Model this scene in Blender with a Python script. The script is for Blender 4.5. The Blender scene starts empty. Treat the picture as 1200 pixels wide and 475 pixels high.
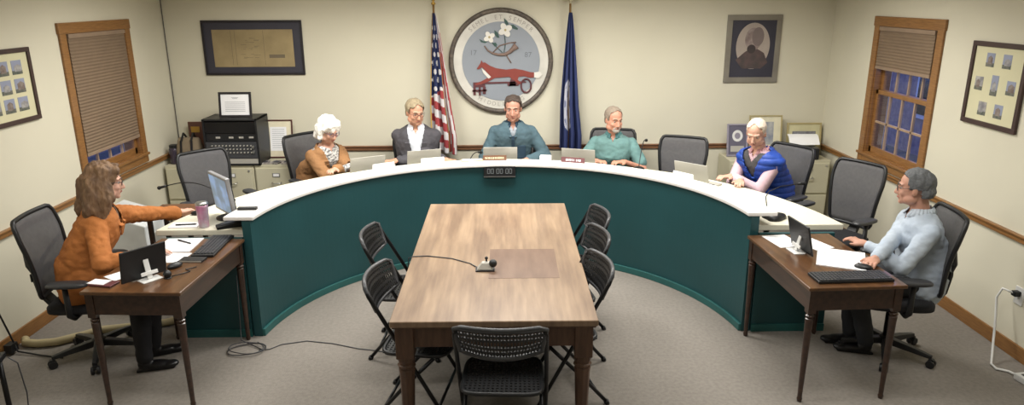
import bpy, bmesh, math, random
from mathutils import Vector, Matrix, noise, Euler
R = math.radians
PI = math.pi
random.seed(7)
sc = bpy.context.scene
col = sc.collection

# ------------------------------------------------------------------ camera, world, lights, exposure
def make_camera():
    f, p, a, r, h = 830.8594, R(16.2399), R(.8524), R(-.2385), 2.349
    F = Vector((math.sin(a) * math.cos(p), math.cos(a) * math.cos(p), -math.sin(p)))
    R0 = Vector((math.cos(a), -math.sin(a), 0))
    D0 = F.cross(R0)
    if D0.z > 0: D0 = -D0
    Rr = R0 * math.cos(r) - D0 * math.sin(r)
    Dr = R0 * math.sin(r) + D0 * math.cos(r)
    cd = bpy.data.cameras.new('camera'); co = bpy.data.objects.new('camera', cd); col.objects.link(co)
    M = Matrix((Rr, -Dr, -F)).transposed().to_4x4(); M.translation = (0, 0, h)
    co.matrix_world = M
    cd.sensor_width = 36; cd.lens = f / 1200 * 36; cd.clip_start = .05; cd.clip_end = 200
    sc.camera = co
make_camera()
sc.view_settings.view_transform = 'Standard'
sc.view_settings.look = 'None'
sc.view_settings.gamma = 1
sc.view_settings.use_curve_mapping = False
sc.view_settings.exposure = 0.12

w = bpy.data.worlds.new('dusk_sky'); sc.world = w; w.use_nodes = True
bgn = w.node_tree.nodes['Background']
bgn.inputs[0].default_value = (.26, .32, .60, 1); bgn.inputs[1].default_value = 2.5

def area(name, loc, sx, sy, power, color=(1, .95, .86), rot=(0, 0, 0), spread=180):
    l = bpy.data.lights.new(name, 'AREA'); l.shape = 'RECTANGLE'; l.size = sx; l.size_y = sy
    l.energy = power; l.color = color; l.spread = R(spread)
    o = bpy.data.objects.new(name, l); col.objects.link(o); o.location = loc; o.rotation_euler = rot
    return o
CEIL = 2.62
LC = (1.0, .975, .925)
for x, y, e in ((-1.75, 5.7, 50), (0, 5.7, 60), (1.75, 5.7, 50), (-1.9, 3.4, 24), (1.9, 3.4, 24), (0, 3.6, 24), (0, .6, 12)):
    area('ceiling_panel_light', (x, y, CEIL - .03), 1.15, .55, e, LC, spread=170)

# ------------------------------------------------------------------ materials
def lin(c):
    if isinstance(c, str):
        c = c.lstrip('#'); c = [int(c[i:i + 2], 16) / 255 for i in (0, 2, 4)]
    return tuple(v / 12.92 if v <= .04045 else ((v + .055) / 1.055) ** 2.4 for v in c) + (1,)
def mat(name, c, rough=.6, metal=0, var=.08, scale=6, bump=0, bscale=60, spec=.5, stretch=None, c2=None, alpha=None, sss=0, coat=0):
    """Principled material: base colour softly varied by object-space noise, optional fine bump."""
    m = bpy.data.materials.new(name); m.use_nodes = True; nt = m.node_tree; N = nt.nodes; L = nt.links
    b = N['Principled BSDF']; b.inputs['Roughness'].default_value = rough; b.inputs['Metallic'].default_value = metal
    b.inputs['Specular IOR Level'].default_value = spec
    if coat: b.inputs['Coat Weight'].default_value = coat
    tc = N.new('ShaderNodeTexCoord'); mp = N.new('ShaderNodeMapping'); L.new(tc.outputs['Object'], mp.inputs[0])
    if stretch: mp.inputs['Scale'].default_value = stretch
    nz = N.new('ShaderNodeTexNoise'); nz.inputs['Scale'].default_value = scale; nz.inputs['Detail'].default_value = 5
    L.new(mp.outputs[0], nz.inputs['Vector'])
    a = lin(c)
    d = lin(c2) if c2 else tuple(v * (1 - var) for v in a[:3]) + (1,)
    if not c2: a = tuple(min(1, v * (1 + var)) for v in a[:3]) + (1,)
    rp = N.new('ShaderNodeValToRGB'); rp.color_ramp.elements[0].position = .35; rp.color_ramp.elements[1].position = .65
    rp.color_ramp.elements[0].color = d; rp.color_ramp.elements[1].color = a
    L.new(nz.outputs[0], rp.inputs[0]); L.new(rp.outputs[0], b.inputs['Base Color'])
    if bump:
        n2 = N.new('ShaderNodeTexNoise'); n2.inputs['Scale'].default_value = bscale; n2.inputs['Detail'].default_value = 3
        L.new(mp.outputs[0], n2.inputs['Vector'])
        bp = N.new('ShaderNodeBump'); bp.inputs['Strength'].default_value = bump; bp.inputs['Distance'].default_value = .01
        L.new(n2.outputs[0], bp.inputs['Height']); L.new(bp.outputs[0], b.inputs['Normal'])
    if alpha is not None: b.inputs['Alpha'].default_value = alpha
    if sss:
        b.inputs['Subsurface Weight'].default_value = sss; b.inputs['Subsurface Radius'].default_value = (.01, .004, .002)
    return m
def emit(name, c, s):
    m = bpy.data.materials.new(name); m.use_nodes = True; b = m.node_tree.nodes['Principled BSDF']
    b.inputs['Base Color'].default_value = lin(c); b.inputs['Emission Color'].default_value = lin(c); b.inputs['Emission Strength'].default_value = s
    return m

M = {}
M['wall'] = mat('cream_wall_paint', '#d2cdb9', .85, var=.02, scale=1.5, bump=.05, bscale=150)
M['ceiling'] = mat('ceiling_tile', '#d9d6cc', .9, var=.03, scale=20, bump=.3, bscale=120)
M['carpet'] = mat('grey_brown_carpet', '#918b83', .95, c2='#87817a', scale=40, bump=.6, bscale=260, spec=.1)
M['trimwood'] = mat('honey_oak_trim', '#93693a', .45, c2='#7d552c', scale=5, stretch=(2, 2, 30), coat=.2)
M['railwood'] = mat('brown_rail_wood', '#845c3f', .5, c2='#6b4830', scale=4, stretch=(3, 3, 40))
M['muntin'] = mat('window_bar_paint', '#a48a70', .5)
M['blind'] = mat('taupe_blind_fabric', '#7a6753', .9, var=.04)
M['blindrail'] = mat('blind_rail', '#8c7763', .6)
M['teal'] = mat('dark_teal_laminate', '#17464a', .5, c2='#144144', scale=1.6, bump=.04, bscale=40)
M['tealtrim'] = mat('teal_base_strip', '#245a58', .45)
M['white'] = mat('white_laminate', '#e4e1dc', .4, var=.01)
M['ivory'] = mat('ivory_laminate', '#ddd9c6', .45, var=.015)
M['darkwood'] = mat('dark_walnut', '#40291d', .35, c2='#2c1b11', scale=4, stretch=(8, 1, 8), coat=.3)
M['darkwoodtop'] = mat('walnut_tabletop', '#644429', .3, c2='#4c321d', scale=3, stretch=(9, 1, 9), coat=.4)
M['legwood'] = mat('worn_brown_leg', '#5f4534', .5, c2='#4a3426', scale=6, stretch=(6, 6, 1))
M['black'] = mat('black_plastic', '#17181a', .45, var=.1)
M['blackmetal'] = mat('black_steel_tube', '#141416', .35, metal=.3, var=.1)
M['greyedge'] = mat('dark_grey_plastic', '#3c3d40', .4, var=.05)
M['chairmesh'] = mat('grey_chair_mesh', '#5e5d5f', .8, var=.06, scale=40, alpha=.82, bump=.4, bscale=400)
M['seatfab'] = mat('black_seat_fabric', '#1c1c20', .9, bump=.3, bscale=300)
M['cabinet'] = mat('putty_painted_steel', '#c0bba2', .5, var=.02)
M['chrome'] = mat('brushed_steel', '#b6b6b4', .3, metal=.9)
M['gold'] = mat('brass', '#b08d45', .35, metal=.8)
M['paper'] = mat('white_paper', '#e9e9ea', .8, var=.01)
M['textgrey'] = mat('grey_print', '#8f9296', .8)
M['laptop'] = mat('silver_laptop', '#b4b1a8', .45, metal=.25, var=.02)
M['keys'] = mat('dark_keys', '#26272a', .5)
M['screenblue'] = emit('monitor_screen_blue', '#7f9fc4', .55)
M['screendark'] = mat('dark_glass_screen', '#0c0d10', .15, spec=.7)
M['frameblack'] = mat('black_frame_wood', '#221f24', .35)
M['framedark'] = mat('dark_brown_frame_wood', '#3d2b28', .4)
M['framesilver'] = mat('silver_leaf_frame', '#8a857a', .4, metal=.35)
M['framegold'] = mat('pale_gold_frame', '#b6a87c', .4, metal=.3)
M['matcream'] = mat('cream_mount', '#cfcaa8', .8, var=.02)
M['matdark'] = mat('charcoal_mount', '#35343f', .6, var=.05)
M['parchment'] = mat('aged_parchment', '#a2906a', .8, c2='#8b7b59', scale=3.5)
M['ink'] = mat('faded_ink', '#6d6250', .9)
M['hosebeige'] = mat('beige_hose', '#b7a983', .6)
M['whiteplastic'] = mat('white_plastic', '#d9d9d6', .4)
M['glass'] = None
def glass_mat():
    m = bpy.data.materials.new('window_glass'); m.use_nodes = True; nt = m.node_tree; N = nt.nodes; L = nt.links
    N.remove(N['Principled BSDF']); o = N['Material Output']
    t = N.new('ShaderNodeBsdfTransparent'); t.inputs[0].default_value = (.9, .93, 1, 1)
    g = N.new('ShaderNodeBsdfGlossy'); g.inputs['Roughness'].default_value = .03
    fr = N.new('ShaderNodeFresnel'); fr.inputs[0].default_value = 1.5
    geo = N.new('ShaderNodeNewGeometry'); inv = N.new('ShaderNodeMath'); inv.operation = 'SUBTRACT'; inv.inputs[0].default_value = 1; L.new(geo.outputs['Backfacing'], inv.inputs[1])
    ml = N.new('ShaderNodeMath'); ml.operation = 'MULTIPLY'; L.new(fr.outputs[0], ml.inputs[0]); L.new(inv.outputs[0], ml.inputs[1])
    mx = N.new('ShaderNodeMixShader'); L.new(ml.outputs[0], mx.inputs[0]); L.new(t.outputs[0], mx.inputs[1]); L.new(g.outputs[0], mx.inputs[2])
    L.new(mx.outputs[0], o.inputs[0]); return m
M['glass'] = glass_mat()
def tabletop_mat():
    m = mat('worn_brown_tabletop', '#a38a70', .38, c2='#826b57', scale=2.2, stretch=(5, .8, 5), coat=.15)
    nt = m.node_tree; N = nt.nodes; L = nt.links; b = N['Principled BSDF']; src = b.inputs['Base Color'].links[0].from_socket
    tc = N.new('ShaderNodeTexCoord'); mp = N.new('ShaderNodeMapping'); mp.inputs['Scale'].default_value = (26, 1.3, 1)
    L.new(tc.outputs['Object'], mp.inputs[0]); nz = N.new('ShaderNodeTexNoise'); nz.inputs['Scale'].default_value = 1.6; nz.inputs['Detail'].default_value = 8
    L.new(mp.outputs[0], nz.inputs['Vector'])
    mx = N.new('ShaderNodeMix'); mx.data_type = 'RGBA'; mx.blend_type = 'MULTIPLY'; mx.inputs['Factor'].default_value = .45
    r = N.new('ShaderNodeValToRGB'); r.color_ramp.elements[0].position = .3; r.color_ramp.elements[0].color = (.45, .4, .36, 1); r.color_ramp.elements[1].position = .7
    L.new(nz.outputs[0], r.inputs[0]); L.new(src, mx.inputs['A']); L.new(r.outputs[0], mx.inputs['B']); L.new(mx.outputs['Result'], b.inputs['Base Color'])
    return m
M['tabletop'] = tabletop_mat()

# ------------------------------------------------------------------ mesh helpers
class MB:
    def __init__(s): s.bm = bmesh.new(); s.mats = []
    def mi(s, m):
        if m is None: return 0
        if m not in s.mats: s.mats.append(m)
        return s.mats.index(m)
    def _set(s, faces, m):
        i = s.mi(m)
        for f in faces: f.material_index = i
    def box(s, c, d, rz=0, m=None, rot=None):
        q = Euler(rot).to_matrix() if rot else Matrix.Rotation(rz, 3, 'Z')
        v = [s.bm.verts.new(Vector(c) + q @ Vector((x * d[0] / 2, y * d[1] / 2, z * d[2] / 2))) for x in (-1, 1) for y in (-1, 1) for z in (-1, 1)]
        fs = [s.bm.faces.new([v[i] for i in q4]) for q4 in ((0, 1, 3, 2), (4, 6, 7, 5), (0, 4, 5, 1), (2, 3, 7, 6), (0, 2, 6, 4), (1, 5, 7, 3))]
        s._set(fs, m); return s
    def box2(s, a, b, m=None):
        return s.box([(a[i] + b[i]) / 2 for i in range(3)], [abs(a[i] - b[i]) for i in range(3)], m=m)
    def rings(s, rs, closed=False, cap=True, m=None):
        vs = [[s.bm.verts.new(p) for p in r] for r in rs]; n = len(vs[0]); fs = []
        K = len(vs)
        for k in range(K if closed else K - 1):
            A, B = vs[k], vs[(k + 1) % K]
            for i in range(n): fs.append(s.bm.faces.new((A[i], A[(i + 1) % n], B[(i + 1) % n], B[i])))
        if cap and not closed:
            fs.append(s.bm.faces.new(vs[0][::-1])); fs.append(s.bm.faces.new(vs[-1]))
        s._set(fs, m); return s
    def cyl(s, a, b, ra, rb=None, n=16, m=None):
        a = Vector(a); b = Vector(b); rb = ra if rb is None else rb
        z = (b - a).normalized(); x = z.orthogonal().normalized(); y = z.cross(x)
        ring = lambda c, r: [c + (x * math.cos(t) + y * math.sin(t)) * r for t in [2 * PI * i / n for i in range(n)]]
        return s.rings([ring(a, ra), ring(b, rb)], m=m)
    def lathe(s, c, prof, n=20, m=None):
        c = Vector(c)
        return s.rings([[c + Vector((r * math.cos(t), r * math.sin(t), z)) for t in [2 * PI * i / n for i in range(n)]] for r, z in prof], m=m)
    def tube(s, pts, r, n=8, closed=False, m=None):
        pts = [Vector(p) for p in pts]; rs = []; K = len(pts); up = None
        for i, p in enumerate(pts):
            if closed: t = pts[(i + 1) % K] - pts[i - 1]
            else: t = pts[min(i + 1, K - 1)] - pts[max(i - 1, 0)]
            t.normalize()
            if up is None: up = t.orthogonal().normalized()
            up = (up - t * up.dot(t)).normalized(); y = t.cross(up)
            rr = r[i] if isinstance(r, (list, tuple)) else r
            rs.append([p + (up * math.cos(q) + y * math.sin(q)) * rr for q in [2 * PI * j / n for j in range(n)]])
        return s.rings(rs, closed=closed, m=m)
    def ell(s, c, r, rot=None, u=16, v=10, m=None):
        q = rot if isinstance(rot, Matrix) else (Euler(rot).to_matrix() if rot else Matrix.Identity(3))
        if not hasattr(r, '__len__'): r = (r, r, r)
        res = bmesh.ops.create_uvsphere(s.bm, u_segments=u, v_segments=v, radius=1)
        for w_ in res['verts']: w_.co = Vector(c) + q @ Vector((w_.co.x * r[0], w_.co.y * r[1], w_.co.z * r[2]))
        s._set({f for w_ in res['verts'] for f in w_.link_faces}, m); return s
    def cap(s, a, b, ra, rb=None, n=16):
        """tapered capsule with overlapping balls, for remeshing"""
        rb = ra if rb is None else rb
        s.cyl(a, b, ra, rb, n); s.ell(a, ra); s.ell(b, rb); return s
    def prism(s, poly, z0, z1, T=None, m=None):
        """extrude a 2-D polygon from z0 to z1; T maps (x,y,z) to 3-D"""
        T = T or (lambda x, y, z: Vector((x, y, z)))
        A = [s.bm.verts.new(T(x, y, z0)) for x, y in poly]; B = [s.bm.verts.new(T(x, y, z1)) for x, y in poly]; n = len(A)
        fs = [s.bm.faces.new(A[::-1]), s.bm.faces.new(B)] + [s.bm.faces.new((A[i], A[(i + 1) % n], B[(i + 1) % n], B[i])) for i in range(n)]
        s._set(fs, m); return s
    def build(s, name, mt=None, parent=None, smooth=False, bevel=0, bseg=2, loc=None, rot=None, nofix=False):
        if not nofix: bmesh.ops.recalc_face_normals(s.bm, faces=s.bm.faces)
        me = bpy.data.meshes.new(name); s.bm.to_mesh(me); s.bm.free()
        for mm in (s.mats or ([mt] if mt else [])): me.materials.append(mm)
        if smooth:
            for p in me.polygons: p.use_smooth = True
        o = bpy.data.objects.new(name, me); col.objects.link(o)
        if parent: o.parent = parent
        if loc: o.location = loc
        if rot: o.rotation_euler = rot
        if bevel:
            b = o.modifiers.new('bevel', 'BEVEL'); b.width = bevel; b.segments = bseg; b.limit_method = 'ANGLE'; b.angle_limit = R(40)
            if not smooth: 
                for p in me.polygons: p.use_smooth = False
        return o
def thing(name, label, cat, loc=(0, 0, 0), rz=0, group=None):
    o = bpy.data.objects.new(name, None); col.objects.link(o); o.location = loc; o.rotation_euler = (0, 0, rz)
    o.empty_display_size = .1; o['label'] = label; o['category'] = cat
    if group: o['group'] = group
    return o
def tag(o, label, cat, group=None):
    o['label'] = label; o['category'] = cat
    if group: o['group'] = group
    return o
def struct(o): o['kind'] = 'structure'; return o
def dup(root, loc, rz, label, group=None):
    r = root.copy(); col.objects.link(r); r.location = loc; r.rotation_euler = (0, 0, rz); r['label'] = label
    if group: r['group'] = group
    def rec(src, dst):
        for ch in src.children:
            c = ch.copy(); col.objects.link(c); c.parent = dst; rec(ch, c)
    rec(root, r); return r
def bake(o):
    dg = bpy.context.evaluated_depsgraph_get(); dg.update()
    me = bpy.data.meshes.new_from_object(o.evaluated_get(dg)); old = o.data
    o.modifiers.clear(); o.data = me; me.name = o.name
    if not me.materials:
        for m in old.materials: me.materials.append(m)
    return o
def remesh(o, vox, smooth=2):
    m = o.modifiers.new('r', 'REMESH'); m.mode = 'VOXEL'; m.voxel_size = vox; m.use_smooth_shade = True
    if smooth:
        k = o.modifiers.new('s', 'SMOOTH'); k.iterations = smooth; k.factor = .5
    mats = list(o.data.materials); bake(o); o.data.materials.clear()
    for mm in mats: o.data.materials.append(mm)
    for p in o.data.polygons: p.material_index = 0; p.use_smooth = True
    return o
def text(s, size, loc, rot, mt, parent, name='lettering', depth=.001, align='CENTER', sx=1):
    c = bpy.data.curves.new(name, 'FONT'); c.body = s; c.size = size; c.extrude = depth; c.align_x = align; c.align_y = 'CENTER'
    o = bpy.data.objects.new(name, c); col.objects.link(o)
    dg = bpy.context.evaluated_depsgraph_get(); dg.update(); me = bpy.data.meshes.new_from_object(o.evaluated_get(dg))
    bpy.data.objects.remove(o); me.materials.clear(); me.materials.append(mt)
    o = bpy.data.objects.new(name, me); col.objects.link(o); o.parent = parent; o.location = loc; o.rotation_euler = rot; o.scale = (sx, 1, 1)
    return o

# ------------------------------------------------------------------ the room
XL, XR, YB, YF = -3.43, 3.44, 7.48, -1.6
TH = .16
struct(MB().box2((XL - TH, YF - TH, -.1), (XR + TH, YB + TH, 0)).build('floor', M['carpet']))
struct(MB().box2((XL - TH, YF - TH, CEIL), (XR + TH, YB + TH, CEIL + .1)).build('ceiling', M['ceiling']))
struct(MB().box2((XL - TH, YB, 0), (XR + TH, YB + TH, CEIL)).build('wall_back', M['wall']))
struct(MB().box2((XL - TH, YF - TH, 0), (XR + TH, YF, CEIL)).build('wall_front', M['wall']))
def side_wall(name, x, s, y0, y1, z0, z1):
    a, b = (x, x + s * TH)
    m = MB()
    m.box2((a, YF, 0), (b, YB, z0)); m.box2((a, YF, z1), (b, YB, CEIL)); m.box2((a, YF, z0), (b, y0, z1)); m.box2((a, y1, z0), (b, YB, z1))
    struct(m.build(name, M['wall']))
WL = (5.685, 6.765); WR = (5.565, 6.622); WZ0, WZ1 = .83, 2.162; CW = .085
side_wall('wall_left', XL, -1, WL[0] + CW, WL[1] - CW, WZ0 + CW, WZ1 - CW)
side_wall('wall_right', XR, 1, WR[0] + CW, WR[1] - CW, WZ0 + CW, WZ1 - CW)
# chair rails and baseboards
RZ0, RZ1 = .768, .818
def rail(name, a, b):
    struct(MB().box2(a, b).build(name, M['railwood'], bevel=.006))
for nm, x, s in (('trim_1', XL, 1), ('trim_2', XR, -1)):
    m = MB(); m.box2((x, YF, RZ0), (x + s * .022, YB, RZ1 - .014)); m.box2((x, YF, RZ1 - .014), (x + s * .034, YB, RZ1))
    struct(m.build(nm, M['trimwood'], bevel=.004))
m = MB(); m.box2((XL + .03, YB - .022, RZ0), (XR - .03, YB, RZ1 - .014)); m.box2((XL + .03, YB - .034, RZ1 - .014), (XR - .03, YB, RZ1))
struct(m.build('trim_3', M['railwood'], bevel=.004))
struct(MB().box2((XL, YF, 0), (XL + .016, YB, .1)).build('baseboard_left', M['trimwood'], bevel=.004))
struct(MB().box2((XR, YF, 0), (XR - .016, YB, .1)).build('baseboard_right', M['trimwood'], bevel=.004))
struct(MB().box2((XL + .02, YB - .016, 0), (XR - .02, YB, .1)).build('baseboard_back', M['trimwood'], bevel=.004))

def window(name, x, s, Y, zmeet, cols=4):
    """sash window seen on a side wall; s=+1: wall on the left (room towards +x)"""
    y0, y1 = Y
    root = bpy.data.objects.new(name, None); col.objects.link(root); root.location = (x, (y0 + y1) / 2, WZ0); struct(root)
    W = y1 - y0; H = WZ1 - WZ0
    def bx(m, d0, d1, a0, a1, z0, z1): m.box2((s * d0, a0 - W / 2, z0), (s * d1, a1 - W / 2, z1))
    m = MB()
    bx(m, 0, .02, 0, CW, 0, H); bx(m, 0, .02, W - CW, W, 0, H); bx(m, 0, .024, -.01, W + .01, H - CW, H + .001); bx(m, 0, .019, CW, W - CW, 0, .085)
    m.build('casing', M['trimwood'], root, bevel=.005)
    m = MB(); bx(m, -.02, .035, -.01, W + .01, .066, .09); m.build('sill', M['trimwood'], root, bevel=.005)
    m = MB()   # jamb lining
    bx(m, -.15, .002, CW - .004, CW + .012, .07, H - .07); bx(m, -.15, .002, W - CW - .012, W - CW + .004, .07, H - .07); bx(m, -.148, .001, CW - .002, W - CW + .002, H - CW - .012, H - CW + .003); bx(m, -.148, .001, CW - .002, W - CW + .002, .075, .097)
    m.build('jamb', M['trimwood'], root)
    a0, a1 = CW + .01, W - CW - .01; zb, zt = .096, H - CW - .01; zm = zmeet - WZ0
    for nm, d, z0, z1 in (('lower_sash', -.03, zb, zm + .02), ('upper_sash', -.066, zm - .02, zt)):
        m = MB(); st = .04
        bx(m, d - .03, d, a0, a0 + st, z0, z1); bx(m, d - .03, d, a1 - st, a1, z0, z1); bx(m, d - .03, d, a0, a1, z0, z0 + (.06 if nm[0] == 'l' else .04)); bx(m, d - .03, d, a0, a1, z1 - .04, z1)
        sash = m.build(nm, M['trimwood'], root, bevel=.003)
        m = MB(); iw = (a1 - a0 - 2 * st)
        for i in range(1, cols):
            yy = a0 + st + iw * i / cols; bx(m, d - .026, d - .006, yy - .009, yy + .009, z0 + .04, z1 - .03)
        zc = (z0 + z1) / 2; bx(m, d - .026, d - .006, a0 + st, a1 - st, zc - .009, zc + .009)
        m.build('glazing_bars', M['muntin'], sash)
        m = MB(); bx(m, d - .02, d - .017, a0 + .02, a1 - .02, z0 + .02, z1 - .02); m.build('pane', M['glass'], sash)
    return root
window('window_1', XL, 1, WL, 1.50)
window('window_2', XR, -1, WR, 1.49)

def blind(x, s, Y, zlow, label):
    y0, y1 = Y[0] + CW + .004, Y[1] - CW - .004; zt = WZ1 - CW - .002
    t = thing('window_blind', label, 'blind', (x + s * .004, (y0 + y1) / 2, zlow)); W = y1 - y0 - .026
    m = MB(); m.box2((-.022, -W / 2, zt - zlow - .035), (.022, W / 2, zt - zlow)); m.build('head_rail', M['blindrail'], t, bevel=.003)
    m = MB(); m.box2((-.014, -W / 2, 0), (.014, W / 2, .028)); m.build('bottom_rail', M['blindrail'], t, bevel=.003)
    m = MB(); z = .028; top = zt - zlow - .035; n = max(6, int((top - z) / .026)); hh = (top - z) / n; pts = []
    for k in range(n + 1):
        pts.append((.009, z + k * hh))
        if k < n: pts.append((.014, z + (k + .5) * hh))
    poly = pts + [(-p[0], p[1]) for p in pts[::-1]]
    # front and back pleated sheets joined as honeycomb: extrude closed zigzag outline along y
    m.prism(poly, -W / 2 + .003, W / 2 - .003, T=lambda a, b, c: Vector((a, c, b)))
    m.build('pleated_shade', M['blind'], t)
blind(XL, 1, WL, 1.085, 'taupe pleated blind lowered almost fully over left window')
blind(XR, -1, WR, 1.70, 'taupe pleated blind raised halfway on right window')

# outside, seen through the panes: dusk, a neighbouring brick house on each side, ground
M['brick'] = mat('dusk_brick', '#857a80', .9, c2='#6b6470', scale=8)
M['siding'] = mat('painted_siding', '#a9b2c4', .8)
struct(MB().box2((-40, -20, -1.3), (40, 30, -1.2)).build('ground_outside', mat('asphalt', '#4a4e55', .9)))
def house(x, s, y0, y1, label):
    t = thing('neighbouring_house', label, 'building', (x, (y0 + y1) / 2, -1.2)); W = y1 - y0
    MB().box2((0, -W / 2, 0), (s * 4, W / 2, 5)).build('wall', M['brick'], t)
    for k in range(6):
        y = -W / 2 + W * (k + .5) / 6
        for z in (1.6, 3.6):
            f = MB().box2((-s * .05, y - .55, z - .75), (0, y + .55, z + .75)).build('window', M['siding'], t)
            MB().box2((-s * .07, y - .45, z - .65), (-s * .05, y - .03, z + .65)).build('pane', M['screendark'], f)
            MB().box2((-s * .07, y + .03, z - .65), (-s * .05, y + .45, z + .65)).build('pane', M['screendark'], f)
    MB().box2((-s * .2, -W / 2 - .1, 5), (s * 4, W / 2 + .1, 5.2)).build('eaves', M['siding'], t)
house(9.5, 1, 8, 26, 'brick house with pale window frames outside the right window')
house(-9.5, -1, 8, 26, 'brick house with pale window frames outside the left window')

# ------------------------------------------------------------------ curved dais
AX, AY = 0.0, 4.478
WT = .79     # worktop height
dais = thing('council_dais', 'large curved dark teal council bench with white ledge and desk', 'desk', (AX, AY, 0))
def arcband(r0, r1, z0, z1, yend, n=96, rfun=None):
    """ring sector whose ends are cut along y = yend (local)"""
    def ang(r): return math.asin(yend / r)
    rs = []
    for k in range(n + 1):
        q = k / n; sec = []
        for r_, z in ((0, z0), (1, z0), (1, z1), (0, z1)):
            rr = r0 if r_ == 0 else r1
            t0 = ang(rr); t = t0 + (PI - 2 * t0) * q
            if rfun and r_ == 1: rr = rfun(t)
            sec.append(Vector((rr * math.cos(t), rr * math.sin(t), z)))
        rs.append(sec)
    return MB().rings(rs)
PE = .19
arcband(1.742, 1.80, 0, .876, PE).build('front_panel', M['teal'], dais)
arcband(1.722, 1.742, 0, .055, PE + .002).build('base_strip', M['tealtrim'], dais, bevel=.004)
arcband(1.715, 1.92, .876, .905, PE - .01).build('ledge', M['white'], dais, bevel=.008, bseg=3)
arcband(1.80, 2.42, WT - .042, WT, .25, rfun=lambda t: 2.43 - .07 * math.sin(t) ** 2).build('worktop', M['ivory'], dais, bevel=.006)
for s in (-1, 1):
    MB().box2((s * 1.80, PE, .0), (s * 2.33, PE + .03, WT - .043)).build('end_panel', M['teal'], dais)
    MB().box2((s * 1.80, PE - .012, 0), (s * 2.33, PE, .055)).build('base_strip', M['tealtrim'], dais)
for a in (38, 66, 90, 114, 142):
    t = R(a); c = Vector((2.07 * math.cos(t), 2.07 * math.sin(t), (WT - .043) / 2))
    MB().box(c, (.5, .03, WT - .043), rz=t).build('support_panel', M['teal'], dais)
# floor-level outlet near the left end of the panel
o = MB(); o.box((-1.719, .31, .13), (.008, .05, .075), rz=R(-10)); o.build('outlet_cover', M['whiteplastic'], dais, bevel=.003)
# countdown timer hung on the panel
t = thing('countdown_timer', 'small black countdown timer display hung on the teal panel', 'timer', (-.018, 6.212, .785))
MB().box((0, -.012, .05), (.285, .024, .1)).build('housing', M['black'], t, bevel=.004)
MB().box((0, -.026, .004), (.285, .006, .008)).build('bottom_bezel', M['chrome'], t)
def seg_digit(m, x, z, h, on='abcdef'):
    wv = h * .5; th = h * .13
    S = {'a': ((0, h / 2), (wv, th)), 'g': ((0, 0), (wv, th)), 'd': ((0, -h / 2), (wv, th)), 'b': ((wv / 2, h / 4), (th, h / 2)), 'c': ((wv / 2, -h / 4), (th, h / 2)), 'e': ((-wv / 2, -h / 4), (th, h / 2)), 'f': ((-wv / 2, h / 4), (th, h / 2))}
    for k in on:
        (cx, cz), (a, b) = S[k]; m.box((x + cx, -.025, z + cz), (a, .002, b))
m = MB()
for g in (-1, 0, 1):
    for d in (-1, 1): seg_digit(m, g * .082 + d * .016, .055, .042)
m.build('digits', mat('unlit_grey_digits', '#6d7274', .5), t)

# ------------------------------------------------------------------ tables
def side_table(label, pivot, rz, w, l, group, flip=1):
    """pivot = near corner on the dais side; w along x, l along y"""
    t = thing('writing_table', label, 'table', (pivot[0], pivot[1], 0), rz, group)
    sx = flip
    X = lambda a: sx * a
    m = MB(); m.box2((X(0), 0, .728), (X(w), l, .75)); m.build('tabletop', M['darkwoodtop'], t, bevel=.005)
    m = MB(); i = .02
    for a, b in (((X(i), i, .6), (X(w - i), i + .02, .728)), ((X(i), l - i - .02, .6), (X(w - i), l - i, .728)), ((X(i), i, .6), (X(i + .02), l - i, .728)), ((X(w - i), i, .6), (X(w - i - .02), l - i, .728))):
        m.box2(a, b)
    m.build('apron', M['darkwood'], t, bevel=.002)
    for px in (.038, w - .038):
        for py in (.038, l - .038):
            m = MB(); c = (X(px), py)
            m.box((c[0], c[1], .655), (.046, .046, .146))
            m.lathe((c[0], c[1], 0), [(.012, 0), (.017, .02), (.0135, .03), (.022, .5), (.024, .545), (.019, .55), (.025, .558), (.025, .566), (.019, .572), (.024, .582)], 14)
            m.build('leg', M['darkwood'], t, smooth=False)
    return t
side_table('dark walnut writing table in front of the woman in orange jacket', (-1.818, 3.722), R(-2.6), .58, .93, 'staff writing tables', -1)
side_table('dark walnut writing table in front of the man in light blue shirt', (1.742, 3.695), R(2.6), .58, .935, 'staff writing tables', 1)

t = thing('conference_table', 'long worn brown wooden table in the middle of the floor', 'table', (-.04, 4.39, 0), R(-.3))
TW, TL = 1.075, 2.15
m = MB(); m.box((0, 0, .7325), (TW, TL, .035)); m.build('tabletop', M['tabletop'], t, bevel=.006, bseg=3)
m = MB(); m.box((0, 0, .709), (TW - .02, TL - .02, .012)); m.build('edge_moulding', M['legwood'], t, bevel=.004)
m = MB(); ix, iy = TW / 2 - .06, TL / 2 - .06
m.box((0, -iy, .643), (2 * ix, .024, .12)); m.box((0, iy, .643), (2 * ix, .024, .12)); m.box((-ix, 0, .643), (.024, 2 * iy, .12)); m.box((ix, 0, .643), (.024, 2 * iy, .12))
m.build('apron', M['legwood'], t)
for sx in (-1, 1):
    for sy in (-1, 1):
        m = MB(); c = (sx * (ix - .01), sy * (iy - .01)); m.box((c[0], c[1], .613), (.095, .095, .18))
        m.lathe((c[0], c[1], 0), [(.03, 0), (.034, .03), (.03, .05), (.042, .42), (.046, .45), (.038, .455), (.05, .465), (.05, .475), (.04, .482), (.048, .5), (.045, .53)], 8)
        m.build('leg', M['legwood'], t, bevel=.004)
MB().box((.17, -.25, .7507), (.42, .5, .0008)).build('inlaid_panel', mat('darker_finish_patch', '#7b6352', .42, c2='#6c5444', scale=3, stretch=(5, 1, 5)), t)

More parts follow.
